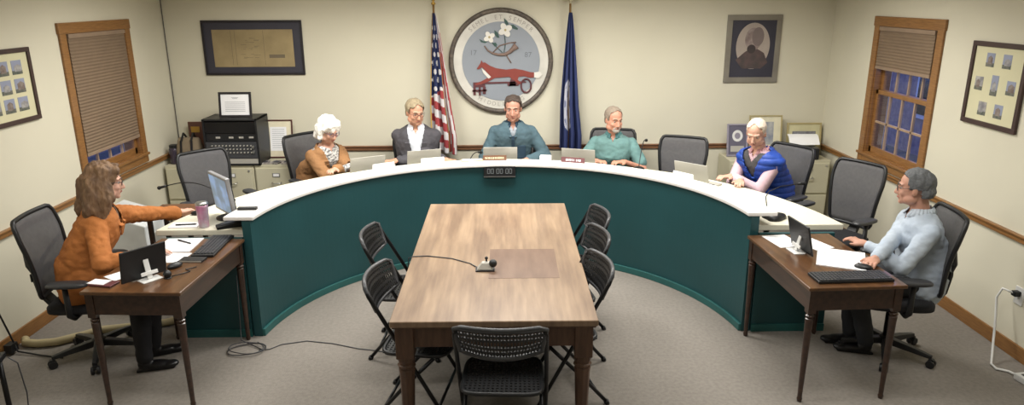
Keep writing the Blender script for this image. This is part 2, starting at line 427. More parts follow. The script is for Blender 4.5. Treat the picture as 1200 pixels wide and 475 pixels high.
# ------------------------------------------------------------------ folding chairs
def perforated(w, h, nx, ny, P, r=.55):
    """panel with real diamond-shaped holes; P maps (u,v) in metres to 3-D"""
    bm = bmesh.new(); cache = {}
    def V(u, v):
        k = (round(u, 5), round(v, 5))
        if k not in cache: cache[k] = bm.verts.new(P(u, v))
        return cache[k]
    dx, dy = w / nx, h / ny
    for i in range(nx):
        for j in range(ny):
            x0, y0 = -w / 2 + i * dx, -h / 2 + j * dy; cx, cy = x0 + dx / 2, y0 + dy / 2
            o = [(x0, y0), (x0 + dx, y0), (x0 + dx, y0 + dy), (x0, y0 + dy)]
            if (i + j) % 2 == 0: hp = [(cx - dx * r / 2 * .9, cy - dy * r / 2), (cx + dx * r / 2, cy - dy * r / 2 * .5), (cx + dx * r / 2 * .9, cy + dy * r / 2), (cx - dx * r / 2, cy + dy * r / 2 * .5)]
            else: hp = [(cx - dx * r / 2, cy - dy * r / 2 * .5), (cx + dx * r / 2 * .9, cy - dy * r / 2), (cx + dx * r / 2, cy + dy * r / 2 * .5), (cx - dx * r / 2 * .9, cy + dy * r / 2)]
            for k in range(4):
                a, b = o[k], o[(k + 1) % 4]; c, d = hp[(k + 1) % 4], hp[k]
                bm.faces.new((V(*a), V(*b), V(*c), V(*d)))
    return bm
def folding_chair(label, loc, rz, group):
    t = thing('folding_chair', label, 'chair', loc, rz, group)
    bl = M['blackmetal']
    for s in (-1, 1):
        m = MB(); m.tube([(s * .215, -.262, .825), (s * .222, -.242, .78), (s * .226, -.06, .46), (s * .226, .06, .25), (s * .226, .195, .012)], .012, 10); m.cyl((s * .226, .19, .022), (s * .226, .2, 0), .016)
        m.build('leg', bl, t, smooth=True)
        m = MB(); m.tube([(s * .2, .1, .42), (s * .203, -.08, .225), (s * .205, -.262, .012)], .0115, 10); m.cyl((s * .205, -.255, .022), (s * .205, -.265, 0), .016)
        m.build('leg', bl, t, smooth=True)
    for q in ((-.226, .13, .13), (-.205, -.19, .1)): m = MB(); m.cyl(q, (-q[0], q[1], q[2]), .009); m.build('stretcher', bl, t, smooth=True)
    def sag(u, z=.76): return -.285 + .055 * (abs(u) / .22) ** 2 - (z - .76) * .38
    def bp(u, v):
        k = 1 - .12 * (max(0, -v) / .08); zz = .755 + v + (.006 if v > 0 else 0) * (1 - (u / .22) ** 2) - (.018 * (1 - (u / .22) ** 2) if v < 0 else 0)
        return Vector((u * k, sag(u, zz), zz))
    bm = perforated(.42, .135, 26, 5, bp, .62)
    me = MB(); me.bm.free(); me.bm = bm; o = me.build('backrest', M['black'], t, nofix=True)
    so = o.modifiers.new('s', 'SOLIDIFY'); so.thickness = .007; so.offset = 0
    m = MB(); pts = []
    for k in range(13): u = -.222 + .444 * k / 12; pts.append((u, sag(u, .838), .838 + .004 * (1 - (u / .222) ** 2) - (.014 if k in (0, 12) else 0)))
    for k in range(13):
        u = .2 - .4 * k / 12; pts.append((u, sag(u, .68), .685 - .022 * (1 - (u / .2) ** 2)))
    m.tube(pts, .0125, 10, closed=True); m.build('back_rim', M['greyedge'], t, smooth=True)
    bm = perforated(.38, .36, 17, 15, lambda u, v: Vector((u * (1 - .1 * v / .36), v - .01, .436 + .004 * math.cos(v * 9))), .58)
    me = MB(); me.bm.free(); me.bm = bm; o = me.build('seat', M['black'], t, nofix=True); so = o.modifiers.new('s', 'SOLIDIFY'); so.thickness = .007; so.offset = 0
    m = MB(); pts = []
    for k in range(40):
        a = 2 * PI * k / 40; c, s_ = math.cos(a), math.sin(a); e = .35
        pts.append((.203 * math.copysign(abs(c) ** e, c) * (1 - .05 * s_), .19 * math.copysign(abs(s_) ** e, s_) - .01, .436))
    m.tube(pts, .0125, 10, closed=True); m.build('seat_rim', M['black'], t, smooth=True)
    return t
G = 'black folding chairs around the worn table'
fc = folding_chair('black perforated folding chair at the near end of the brown table', (.0, 3.335, 0), R(-3), G)
dup(fc, (-.62, 4.50, 0), R(-90 - 3), 'black folding chair on left side of brown table, farther one')
dup(fc, (-.455, 3.75, 0), R(-90 - 9), 'black folding chair on left side of brown table, nearer one')
dup(fc, (.45, 4.88, 0), R(90 + 8), 'black folding chair on right side of brown table, farthest of three')
dup(fc, (.38, 4.41, 0), R(90 + 10), 'black folding chair on right side of brown table, middle of three')
dup(fc, (.32, 3.88, 0), R(90 + 12), 'black folding chair on right side of brown table, nearest of three')

# ------------------------------------------------------------------ mesh office chairs
def office_chair(label, loc, rz, group):
    t = thing('office_chair', label, 'chair', loc, rz, group); K = M['black']
    m = MB(); m.lathe((0, 0, .075), [(.045, 0), (.05, .02), (.045, .05), (.03, .06)], 20); m.build('hub', K, t, smooth=True)
    for k in range(5):
        a = 2 * PI * k / 5 + .3; d = Vector((math.cos(a), math.sin(a), 0)); n = Vector((-d.y, d.x, 0))
        rs = []
        for r_, w_, z0, z1 in ((.03, .03, .08, .125), (.16, .024, .072, .108), (.285, .016, .062, .085)):
            c = d * r_; rs.append([c - n * w_ + Vector((0, 0, z0)), c + n * w_ + Vector((0, 0, z0)), c + n * w_ * .8 + Vector((0, 0, z1)), c - n * w_ * .8 + Vector((0, 0, z1))])
        lg = MB().rings(rs).build('base_leg', K, t, bevel=.004)
        m = MB(); c = d * .285
        for q in (-1, 1): m.cyl(c + n * q * .008 + Vector((0, 0, .027)), c + n * q * .026 + Vector((0, 0, .027)), .027, n=18)
        m.box((c.x, c.y, .048), (.03, .03, .03), rz=a); m.build('caster', K, lg, bevel=.003)
    m = MB(); m.cyl((0, 0, .12), (0, 0, .3), .026); m.cyl((0, 0, .28), (0, 0, .38), .016); m.build('gas_lift', M['blackmetal'], t, smooth=True)
    m = MB(); m.box((0, -.02, .385), (.2, .26, .04)); m.build('seat_mechanism', K, t, bevel=.01)
    m = MB(); rs = []
    for z, k in ((.402, .9), (.412, 1.0), (.44, 1.0), (.455, .93), (.459, .75)):
        r = []
        for j in range(36):
            a = 2 * PI * j / 36; c, s_ = math.cos(a), math.sin(a); e = .45
            r.append(Vector((.25 * k * math.copysign(abs(c) ** e, c), .235 * k * math.copysign(abs(s_) ** e, s_) + .03, z)))
        rs.append(r)
    m.rings(rs).build('seat', M['seatfab'], t, smooth=True)
    def back(u, v):   # u -1..1, v 0..1
        z = .50 + .52 * v; hw = .185 + .045 * min(1, v * 1.4) - .012 * max(0, v - .8) / .2
        y = -.225 - .075 * v + .03 * math.sin(v * PI * .9) + .03 * (u * u - .4)
        return Vector((u * hw, y, z))
    m = MB(); pts = []
    n = 14
    for k in range(n + 1): pts.append(back(-1 + 2 * k / n, 0) if 0 < k < n else back((-1 + 2 * k / n) * .93, .02))
    for k in range(1, 14): pts.append(back(1, k / 14))
    for k in range(n + 1):
        u = 1 - 2 * k / n; pts.append(back(u if abs(u) < .95 else u * .94, 1 if abs(u) < .95 else .985))
    for k in range(13, 0, -1): pts.append(back(-1, k / 14))
    m.tube(pts, .0145, 10, closed=True); fr = m.build('back_frame', K, t, smooth=True)
    bm = bmesh.new(); g = [[bm.verts.new(back(-.985 + 1.97 * i / 12, .01 + .98 * j / 12)) for i in range(13)] for j in range(13)]
    for j in range(12):
        for i in range(12): bm.faces.new((g[j][i], g[j][i + 1], g[j + 1][i + 1], g[j + 1][i]))
    mb = MB(); mb.bm.free(); mb.bm = bm; o = mb.build('back_mesh', M['chairmesh'], t, smooth=True, nofix=True); so = o.modifiers.new('s', 'SOLIDIFY'); so.thickness = .004
    m = MB()
    rs = []
    for y, z, w_ in ((-.10, .385, .05), (-.24, .40, .045), (-.30, .48, .04), (-.32, .60, .035), (-.315, .70, .03)):
        rs.append([Vector((-w_, y - .012, z - .008)), Vector((w_, y - .012, z - .008)), Vector((w_, y + .012, z + .008)), Vector((-w_, y + .012, z + .008))])
    m.rings(rs)
    for s in (-1, 1):
        m.tube([(s * .02, -.318, .62), (s * .1, -.30, .70), back(s * .99, .62) + Vector((0, -.006, 0))], [.016, .014, .012], 8)
    m.build('back_spine', K, t, bevel=.004)
    m = MB(); m.box((0, -.255, .64), (.34, .012, .055)); m.build('lumbar_bar', K, t, bevel=.005)
    for s in (-1, 1):
        m = MB(); m.tube([(s * .08, .0, .39), (s * .24, -.0, .385), (s * .285, -.0, .42), (s * .29, -.0, .62)], [.018, .018, .02, .016], 8); am = m.build('armrest', K, t, smooth=True)
        m = MB(); rs = []
        for z, k in ((.618, .8), (.625, 1), (.64, 1), (.648, .85)):
            rs.append([Vector((s * .288 + .045 * k * math.copysign(abs(math.cos(a)) ** .6, math.cos(a)), .02 + .125 * k * math.copysign(abs(math.sin(a)) ** .6, math.sin(a)), z)) for a in [2 * PI * j / 24 for j in range(24)]])
        m.rings(rs).build('arm_pad', M['greyedge'], am, smooth=True)
    return t
G = 'mesh backed office chairs'
def face(dx, dy): return math.atan2(dy, dx) - PI / 2       # heading that turns local +Y to (dx, dy)
oc = office_chair('empty grey mesh office chair in front of the left file cabinets', (-2.50, 6.10, 0), face(.73, -.68), G)
dup(oc, (-1.80, 6.90, 0), face(.78, -.62), 'black office chair under the white-haired woman in tan cardigan')
dup(oc, (-.87, 7.0, 0), face(.05, -1), 'black office chair under the man in grey blazer')
dup(oc, (.12, 7.03, 0), face(-.03, -1), 'black office chair under the man in blue fleece below the seal')
dup(oc, (1.10, 6.97, 0), face(-.22, -.97), 'black office chair under the man in teal short-sleeved shirt')
dup(oc, (1.67, 6.54, 0), face(-.42, -.9), 'empty grey mesh office chair between teal shirt man and blue vest man')
dup(oc, (2.45, 6.20, 0), face(-.84, -.54), 'black office chair under the man in bright blue quilted vest')
dup(oc, (2.73, 5.52, 0), face(-.88, -.48), 'empty grey mesh office chair under the right window')
dup(oc, (2.60, 4.32, 0), face(-.98, .17), 'black office chair under the man in light blue shirt')
dup(oc, (-2.75, 4.42, 0), face(1, .08), 'black office chair under the woman in orange jacket')

# ------------------------------------------------------------------ framed pictures on the walls
WALLT = lambda x, y, z: Vector((x, -z, y))       # wall-local: x right, y up, z out of the wall
def ellpoly(cx, cy, rx, ry, n=40, a0=0, a1=2 * PI): return [(cx + rx * math.cos(a0 + (a1 - a0) * k / n), cy + ry * math.sin(a0 + (a1 - a0) * k / n)) for k in range(n)]
def frame_parts(t, w, h, fw, fm, mm, depth=.022, glass=False, inner=None):
    m = MB()
    for a, b in (((-w / 2, -h / 2), (w / 2, -h / 2 + fw)), ((-w / 2, h / 2 - fw), (w / 2, h / 2)), ((-w / 2, -h / 2 + fw), (-w / 2 + fw, h / 2 - fw)), ((w / 2 - fw, -h / 2 + fw), (w / 2, h / 2 - fw))):
        m.box2((a[0], -depth, a[1]), (b[0], -.001, b[1]))
    m.build('frame', fm, t, bevel=.003)
    MB().box2((-w / 2 + fw * .8, -.010, -h / 2 + fw * .8), (w / 2 - fw * .8, -.002, h / 2 - fw * .8)).build('mount', mm, t)
def flat(t, name, poly, z0, z1, mt): return MB().prism(poly, z0, z1, T=WALLT).build(name, mt, t)
def rect(cx, cy, w, h): return [(cx - w / 2, cy - h / 2), (cx + w / 2, cy - h / 2), (cx + w / 2, cy + h / 2), (cx - w / 2, cy + h / 2)]
ph_sky = mat('photo_sky', '#8d93a8', .6); ph_wall = mat('photo_brickwork', '#6c5a54', .6, c2='#8a8078', scale=30); ph_tree = mat('photo_foliage', '#4a5148', .6, c2='#6f6f66', scale=40); ph_pale = mat('photo_pale_building', '#a9a6a2', .6, c2='#7d7c80', scale=30)
def photo(t, cx, cy, w, h, k):
    p = flat(t, 'photograph', rect(cx, cy, w, h), .0102, .0115, ph_sky if k % 3 else ph_pale)
    flat(p, 'pictured_ground', rect(cx, cy - h * .36, w, h * .28), .0116, .0122, ph_tree)
    bw = w * (.45 + .12 * (k % 3)); bx_ = cx + w * .08 * ((k % 3) - 1); bh = h * (.38 + .07 * (k % 2))
    flat(p, 'pictured_house', [(bx_ - bw / 2, cy - h * .3), (bx_ + bw / 2, cy - h * .3), (bx_ + bw / 2, cy - h * .3 + bh), (bx_, cy - h * .3 + bh * 1.35), (bx_ - bw / 2, cy - h * .3 + bh)], .0123, .0128, ph_wall if k % 2 else ph_pale)
t = thing('photo_collage_frame', 'dark framed collage of nine small photographs on left wall', 'picture frame', (XL, 4.985, 1.752), R(90))
frame_parts(t, .61, .52, .032, M['framedark'], M['matcream']); k = 0
for iy in (-1, 0, 1):
    for ix in (-1, 0, 1): photo(t, ix * .145, iy * .128, .108, .098, k); k += 1
t = thing('photo_collage_frame', 'dark framed collage of seven small photographs on right wall', 'picture frame', (XR, 4.905, 1.737), R(-90))
frame_parts(t, .575, .585, .034, M['framedark'], M['matcream'])
for k, (a, b) in enumerate(((-.085, .17), (.085, .17), (-.165, 0), (0, 0), (.165, 0), (-.085, -.17), (.085, -.17))): photo(t, a, b, .085 if k != 3 else .07, .095 if k != 3 else .14, k + 1)
t = thing('map_frame', 'wide black frame with aged parchment map above equipment rack', 'picture frame', (-2.535, YB, 1.85))
frame_parts(t, 1.02, .55, .022, M['frameblack'], M['matdark'])
pm = flat(t, 'parchment', rect(0, -.005, .82, .375), .0105, .0125, M['parchment'])
flat(pm, 'drawing', rect(.235, -.085, .16, .035), .0126, .013, M['ink'])
m = MB(); random.seed(4)
for k in range(26): m.prism(rect(random.uniform(-.12, .05), random.uniform(-.12, .12), random.uniform(.02, .06), .003), .0126, .013, T=WALLT)
for x_ in (-.22, -.18, .11): m.prism(rect(x_, 0, .003, .35), .0126, .013, T=WALLT)
m.build('ink_lines', M['ink'], pm)
t = thing('portrait_frame', 'silver framed oval portrait of an old man with dark coat', 'picture frame', (2.615, YB, 1.812))
frame_parts(t, .565, .69, .055, M['framesilver'], M['matdark'])
ov = flat(t, 'oval_picture', ellpoly(0, .03, .175, .235), .0105, .0125, mat('portrait_ground', '#a89c92', .7))
flat(ov, 'coat', [(-.17, -.11), (-.08, -.03), (-.03, .0), (.05, .0), (.12, -.04), (.165, -.14), (.1, -.2), (-.1, -.2)], .0126, .0135, mat('portrait_coat', '#5b4a48', .7, c2='#48403f', scale=12))
flat(ov, 'face', ellpoly(.0, .10, .088, .115), .0136, .0145, mat('portrait_face', '#7a6a66', .7, c2='#9c8f8a', scale=14))
flat(ov, 'hair', ellpoly(.045, .125, .062, .095), .0137, .015, mat('portrait_hair', '#776a67', .7))
flat(ov, 'beard', ellpoly(-.015, .0, .045, .045), .0137, .0152, mat('portrait_beard', '#3e3636', .7))

# ------------------------------------------------------------------ town seal
t = thing('town_seal', 'large round town seal with red fox, horn and flowers on back wall', 'seal', (.003, YB, 1.70))
flat(t, 'backing_board', ellpoly(0, 0, .54, .54, 96), 0, .018, M['frameblack'])
ring = mat('seal_white_ring', '#c9c6bd', .6); flat(t, 'white_ring', ellpoly(0, 0, .49, .49, 96), .0185, .028, ring)
flat(t, 'grey_disc', ellpoly(0, 0, .402, .402, 96), .0285, .033, mat('seal_blue_grey', '#8a9098', .6, var=.03))
m = MB(); m.tube([(.515 * math.cos(a), -.026, .515 * math.sin(a)) for a in [2 * PI * k / 120 for k in range(120)]], .024, 10, closed=True)
for k in range(110):
    a = 2 * PI * k / 110; q = Matrix.Rotation(-a + .7, 3, 'Y'); m.ell((.515 * math.cos(a), -.034, .515 * math.sin(a)), (.026, .019, .009), q, u=8, v=6)
m.build('rope_rim', mat('dark_rope_rim', '#4b443f', .5, c2='#6a6055', scale=30), t, smooth=True)
SP = lambda L: [((x - 230) * .0026, (240 - y) * .0026) for x, y in L]
red = mat('fox_red', '#82382f', .6); wht = mat('relief_white', '#d6d3cb', .6); grn = mat('leaf_green', '#33504a', .6); brn = mat('horn_brown', '#7a655b', .6); dred = mat('dark_red_frame', '#5a2f33', .6)
fx = flat(t, 'fox', SP([(133,268),(148,246),(152,234),(158,244),(166,243),(186,256),(210,266),(250,272),(285,268),(318,274),(345,282),(368,284),(366,302),(345,304),(322,298),(300,300),(296,312),(312,326),(300,330),(282,314),(262,300),(235,302),(205,304),(180,318),(150,330),(128,332),(126,326),(150,318),(172,306),(186,296),(168,276),(155,262),(140,270)]), .0335, .044, red)
flat(fx, 'white_chest', SP([(152,264),(166,276),(190,300),(180,307),(160,286)]), .0441, .0455, wht)
flat(fx, 'tail_tip', SP([(362,283),(385,280),(394,292),(380,307),(362,303)]), .0441, .0455, wht)
m = MB()
for L in ([(118,322),(330,318),(330,324),(118,329)], [(118,330),(166,330),(166,340),(118,340)], [(118,340),(128,340),(128,372),(118,372)], [(140,340),(148,340),(148,374),(140,374)], [(156,340),(168,340),(168,368),(156,368)], [(114,352),(172,350),(172,357),(114,359)], [(270,300),(284,300),(290,336),(262,336)], [(255,326),(300,326),(300,336),(255,336)]): m.prism(SP(L), .0335, .043, T=WALLT)
m.tube([((330 + 20 * math.cos(a) - 230) * .0026, -.042, (240 - 336 - 27 * math.sin(a)) * .0026) for a in [2 * PI * k / 28 for k in range(28)]], .009, 8, closed=True)
m.build('plough_and_wheel', dred, t)
m = MB(); hp_ = [(165,178),(178,196),(196,207),(220,213),(245,212),(264,203),(278,190),(292,178)]; m.tube([((x - 230) * .0026, -.044, (240 - y) * .0026) for x, y in hp_], [.006, .008, .010, .013, .016, .019, .024, .036], 12)
m.build('horn', brn, t, smooth=True)
m = MB(); m.tube([((x - 230) * .0026, -.04, (240 - y) * .0026) for x, y in [(196,207),(225,178),(262,168),(290,165)]], .006, 8); m.tube([((x - 230) * .0026, -.04, (240 - y) * .0026) for x, y in [(250,212),(258,226),(270,246)]], .006, 8); m.build('horn_strap', brn, t, smooth=True)
m = MB()
for a in ([(190,162),(215,185),(236,205)], [(245,140),(248,170),(242,205)]): m.tube([((x - 230) * .0026, -.04, (240 - y) * .0026) for x, y in a], .004, 6)
m.build('stems', grn, t)
for L in ([(146,152),(160,160),(178,163),(168,168),(152,164)], [(205,118),(218,128),(225,148),(214,146),(206,134)], [(243,72),(256,84),(262,98),(250,98),(244,86)], [(262,98),(280,98),(298,112),(296,118),(276,112)], [(196,168),(210,166),(216,176),(206,182)]): flat(t, 'leaf', SP(L), .036, .041, grn)
for cx, cy, rr in ((185, 145, 22), (248, 118, 27)):
    m = MB()
    for k in range(4):
        a = k * PI / 2 + .5; px_, py_ = cx + rr * .55 * math.cos(a), cy - rr * .55 * math.sin(a); pp = []
        for j in range(12):
            b = 2 * PI * j / 12; u_, v_ = rr * .52 * math.cos(b), rr * .42 * math.sin(b); pp.append((px_ + u_ * math.cos(a) + v_ * math.sin(a), py_ - u_ * math.sin(a) + v_ * math.cos(a)))
        m.prism(SP(pp), .041 + k * .0004, .046 + k * .0004, T=WALLT)
    f = m.build('flower', wht, t); flat(f, 'flower_centre', ellpoly((cx - 230) * .0026, (240 - cy) * .0026, .012, .012, 14), .048, .051, mat('flower_centre_tan', '#a89a6c', .6))
lt = mat('seal_lettering', '#97928a', .6)
def arctext(s_, rad, a0, a1, size, bottom=False):
    for k, ch in enumerate(s_):
        if ch == ' ': continue
        a = R(a0 + (a1 - a0) * k / (len(s_) - 1)); text(ch, size, (rad * math.cos(a), -.0285, rad * math.sin(a)), (R(90), 0 if False else -(a - PI / 2) if not bottom else -(a + PI / 2), 0), lt, t, 'lettering', .001)
arctext('SEMEL ET SEMPER', .444, 134, 46, .062)
arctext('MIDDLEBURG', .444, 240, 300, .058, True)
gl = mat('seal_year_grey', '#6b7078', .6)
text('17', .075, (-.285, -.034, .088), (R(90), 0, 0), gl, t, 'year_numerals'); text('87', .075, (.28, -.034, .066), (R(90), 0, 0), gl, t, 'year_numerals')

# ------------------------------------------------------------------ flags
def flag(label, x, y, w_, lo, colour, mats, zt=2.19, zb=.80, ph=0):
    t = thing('flag_on_pole', label, 'flag', (x, y, 0), 0)
    m = MB(); m.lathe((0, 0, 0), [(.13, 0), (.13, .02), (.1, .035), (.03, .05), (.02, .12), (.013, .14)], 24); m.build('base', M['gold'], t, smooth=True)
    m = MB(); m.cyl((0, 0, .05), (0, 0, 2.28), .0115, n=14); m.build('pole', mat('varnished_pole', '#8a6b3e', .4), t, smooth=True)
    NX, NZ = 84, 150; bm = bmesh.new(); g = []
    for j in range(NZ + 1):
        q = j / NZ; z = zt + (zb - zt) * q; row = []
        W = .03 + w_ * min(1, q * 1.15) ** .8; x0 = -.012 + lo * min(1, q * 1.5) ** .8
        for i in range(NX + 1):
            s_ = i / NX; fold = math.sin(2 * PI * 3.2 * s_ + ph + q * 1.1)
            xx = x0 + W * (s_ + .055 * math.sin(2 * PI * 3.2 * s_ * 2 + ph)); yy = -.03 - (.012 + .05 * q ** .7) * (fold + .4) * (.5 + .5 * q)
            row.append(bm.verts.new((xx, yy, z - .05 * s_ * q * (1 if j > NZ * .8 else .6))))
        g.append(row)
    for j in range(NZ):
        for i in range(NX):
            f = bm.faces.new((g[j][i], g[j + 1][i], g[j + 1][i + 1], g[j][i + 1])); f.material_index = colour(i / NX, j / NZ); f.smooth = True
    mb = MB(); mb.bm.free(); mb.bm = bm; mb.mats = mats; o = mb.build('cloth', None, t, nofix=True); sd = o.modifiers.new('s', 'SOLIDIFY'); sd.thickness = .003
    return t
fred = C0 = mat('flag_red', '#9c3d40', .8); fwh = mat('flag_white', '#d2cfd0', .8); fbl = mat('flag_navy', '#232c55', .8); fgo = mat('flag_gold_fringe', '#b3924a', .8)
stars = [(a, b) for b in [.10 + .062 * k for k in range(8)] for a in ((.16, .46, .76) if int(round((b - .1) / .062)) % 2 == 0 else (.3, .6))]
def us(s_, q):
    if s_ < .045 or .70 < s_ < .745 and q > .25: return 3
    if s_ >= .745: return 0 if int(s_ * 26 - q * 3) % 2 == 0 else 1
    if q < .60 - .1 * s_:
        for a, b in stars:
            if abs(s_ - a) < .055 and abs(q - b) < .011 or abs(s_ - a) < .02 and abs(q - b) < .019: return 1
        return 2
    return 0 if int((q - s_ * .12) * 17) % 2 == 0 else 1
ft = flag('red, white and blue striped flag with stars on pole left of seal', -.67, 7.39, .235, -.055, us, [fred, fwh, fbl, fgo], ph=.6)
m = MB(); m.lathe((0, 0, 2.27), [(.02, 0), (.024, .012), (.008, .03), (.024, .055), (.014, .09), (.002, .13)], 14); m.build('finial', M['gold'], ft, smooth=True)
def va(s_, q):
    d = ((s_ - .34) / .17) ** 2 + ((q - .66) / .2) ** 2
    if .8 < d < 1.0: return 1
    if d < .8: return 1 if (math.sin(s_ * 60) * math.sin(q * 46) > -.35) else 2
    if s_ > .985 and q > .3: return 0
    return 0
vt = flag('dark blue flag with white central emblem on pole right of seal', .705, 7.39, .20, -.075, va, [mat('flag_dark_blue', '#25305c', .8), mat('flag_emblem_white', '#a9abb8', .8), mat('flag_emblem_blue', '#6e7390', .8)], ph=2.2)
m = MB(); m.ell((0, 0, 2.285), (.014, .014, .014)); m.ell((0, 0, 2.325), (.016, .02, .035))
for s_ in (-1, 1):
    m.rings([[Vector((s_ * x_, -.006, z1)), Vector((s_ * x_, .006, z1)), Vector((s_ * x_, .006, z2)), Vector((s_ * x_, -.006, z2))] for x_, z1, z2 in ((.005, 2.31, 2.35), (.05, 2.295, 2.375), (.085, 2.31, 2.39))])
m.build('eagle_finial', mat('pale_gold_eagle', '#c9c3a8', .35, metal=.4), vt, smooth=True)

# ------------------------------------------------------------------ file cabinets and what stands on them
def cabinet(label, x0, x1, y0, group='putty file cabinets'):
    w = x1 - x0; d = 7.44 - y0; t = thing('file_cabinet', label, 'cabinet', ((x0 + x1) / 2, y0, 0), 0, group)
    MB().box2((-w / 2, .018, 0), (w / 2, d, .72)).build('body', M['cabinet'], t, bevel=.004)
    for z in (.04, .375):
        dr = MB().box2((-w / 2 + .014, 0, z), (w / 2 - .014, .018, z + .315)).build('drawer', M['cabinet'], t, bevel=.004)
        m = MB(); m.tube([(-.045, .0, z + .17), (-.045, -.018, z + .165), (-.03, -.024, z + .16), (.03, -.024, z + .16), (.045, -.018, z + .165), (.045, 0, z + .17)], .005, 8); m.build('handle', M['chrome'], dr, smooth=True)
        MB().box((0, -.002, z + .245), (.075, .005, .04)).build('label_holder', M['chrome'], dr); MB().box((0, -.0055, z + .245), (.06, .002, .028)).build('label_card', M['paper'], dr)
    m = MB(); m.cyl((w / 2 - .045, 0, .665), (w / 2 - .045, -.006, .665), .01, n=14); m.build('lock', M['chrome'], t)
    return t
cabinet('putty file cabinet in the left corner under the bag', -3.395, -2.955, 7.0)
cabinet('putty file cabinet under the black equipment rack', -2.945, -2.505, 7.0)
cabinet('putty file cabinet under the framed document, behind white-haired woman', -2.495, -2.065, 7.0)
cabinet('putty file cabinet behind the man in blue vest, under the grey plaque', 2.34, 2.80, 7.03)
cabinet('putty file cabinet in the right corner under the small printer', 2.93, 3.375, 7.03)

t = thing('equipment_rack', 'black equipment rack of audio gear with silver knobs on cabinet', 'audio rack', (-2.695, 7.0, .72))
m = MB(); m.box2((-.27, 0, 0), (-.25, .36, .47)); m.box2((.25, 0, 0), (.27, .36, .47)); m.box2((-.27, 0, .452), (.27, .36, .47)); m.box2((-.27, 0, 0), (.27, .36, .018)); m.box2((-.25, .34, .018), (.25, .36, .452)); m.build('case', M['black'], t, bevel=.003)
m = MB().box2((-.25, .01, .33), (.25, .3, .44)).build('top_unit', M['blackmetal'], t)
u2 = MB().box2((-.25, .02, .245), (.25, .3, .325)).build('receiver_unit', M['black'], t)
for x_ in (-.13, .0, .1, .2): MB().box((x_, .015, .285), (.045, .004, .018)).build('label_strip', M['laptop'], u2)
u3 = MB().box2((-.25, .0, .075), (.25, .3, .24)).build('mixer_unit', M['greyedge'], t)
m = MB()
for r_ in range(3):
    for c_ in range(12): m.cyl((-.19 + .035 * c_, 0, .205 - .035 * r_), (-.19 + .035 * c_, -.012, .205 - .035 * r_), .007, n=8)
m.build('knobs', M['laptop'], u3); m = MB()
for c_ in range(2): m.cyl((.215, 0, .19 - .05 * c_), (.215, -.014, .19 - .05 * c_), .014, n=12)
m.build('large_knobs', M['chrome'], u3)
MB().box2((-.25, .005, .02), (.25, .3, .07)).build('silver_unit', M['laptop'], t)

def standing_frame(label, loc, w, h, fw, fm, mm, lean, content=None, rz=0):
    t = thing('picture_frame', label, 'picture frame', loc, rz)
    piv = lambda o: (setattr(o, 'rotation_euler', (-lean, 0, 0)))
    fr = MB()
    for a, b in (((-w / 2, 0), (w / 2, fw)), ((-w / 2, h - fw), (w / 2, h)), ((-w / 2, fw), (-w / 2 + fw, h - fw)), ((w / 2 - fw, fw), (w / 2, h - fw))): fr.box2((a[0], -.018, a[1]), (b[0], 0, b[1]))
    f = fr.build('frame', fm, t, bevel=.002); piv(f)
    o = MB().box2((-w / 2 + fw * .7, -.010, fw * .7), (w / 2 - fw * .7, -.003, h - fw * .7)).build('mount', mm, t); piv(o)
    o = MB().box((0, .004, h * .25), (w * .25, .004, h * .5)).build('easel_back', M['frameblack'], t); piv(o)
    if content:
        for nm, pl, mt, z in content:
            o = flat(t, nm, pl, .0102 + z * .0006, .0106 + z * .0006, mt); piv(o)
    return t
lines = lambda cx, y0, y1, n, w_: [(cx, y0 + (y1 - y0) * k / (n - 1), w_) for k in range(n)]
def textlines(t, L, lean, z=.0118):
    m = MB()
    for cx, cy, w_ in L: m.prism(rect(cx, cy, w_, .0035), z, z + .0004, T=WALLT)
    o = m.build('printed_lines', M['textgrey'], t); o.rotation_euler = (-lean, 0, 0)
t = standing_frame('black framed certificate standing on top of the equipment rack', (-2.66, 7.12, 1.192), .325, .25, .022, M['frameblack'], M['paper'], R(8))
textlines(t, lines(0, .06, .15, 6, .2) + [(0, .185, .05), (0, .195, .07)], R(8))
t = standing_frame('red-brown framed document with wide cream mount beside equipment rack', (-2.335, 7.34, .722), .30, .40, .014, mat('mahogany_frame', '#4a2320', .4), mat('ivory_mount', '#d8d0b6', .8), R(9), [('document', rect(0, .2, .17, .25), M['paper'], 1)])
textlines(t, lines(0, .11, .30, 10, .13), R(9))
grey_p = mat('grey_plaque', '#8b8692', .4)
t = standing_frame('grey plaque with round white emblem on right cabinet', (2.47, 7.25, .722), .22, .34, .018, grey_p, mat('dark_plaque_face', '#5f5c6b', .4), R(10), [('round_emblem', ellpoly(0, .215, .055, .06, 24), M['whiteplastic'], 1), ('emblem_centre', ellpoly(0, .215, .03, .033, 20), grey_p, 2), ('lower_plate', rect(0, .08, .14, .06), M['laptop'], 1)])
t = standing_frame('pale gold framed print with cream mount behind the vest wearing man', (2.80, 7.36, .722), .35, .41, .016, M['framegold'], mat('cream_mount_b', '#d5cfb4', .8), R(8), [('print', rect(0, .22, .17, .24), mat('grey_blue_print', '#7d8390', .7, c2='#b4b3ae', scale=14), 1)])
t = standing_frame('low pale gold framed picture in the right corner behind the printer', (3.22, 7.385, .722), .37, .325, .018, M['framegold'], mat('cream_mount_c', '#c8c29c', .8), R(7), [('print', rect(0, .16, .25, .15), mat('grey_print_b', '#8b8d92', .7, c2='#6d6a70', scale=20), 1)])
t = thing('small_printer', 'small black printer with upright white paper on right cabinet', 'printer', (3.14, 7.16, .722), R(-6))
MB().box((0, 0, .06), (.25, .20, .12)).build('body', M['black'], t, bevel=.012)
MB().box((-.04, -.103, .07), (.12, .006, .08), rot=(0, 0, 0)).build('front_screen', mat('blue_grey_panel', '#6d7897', .4), t)
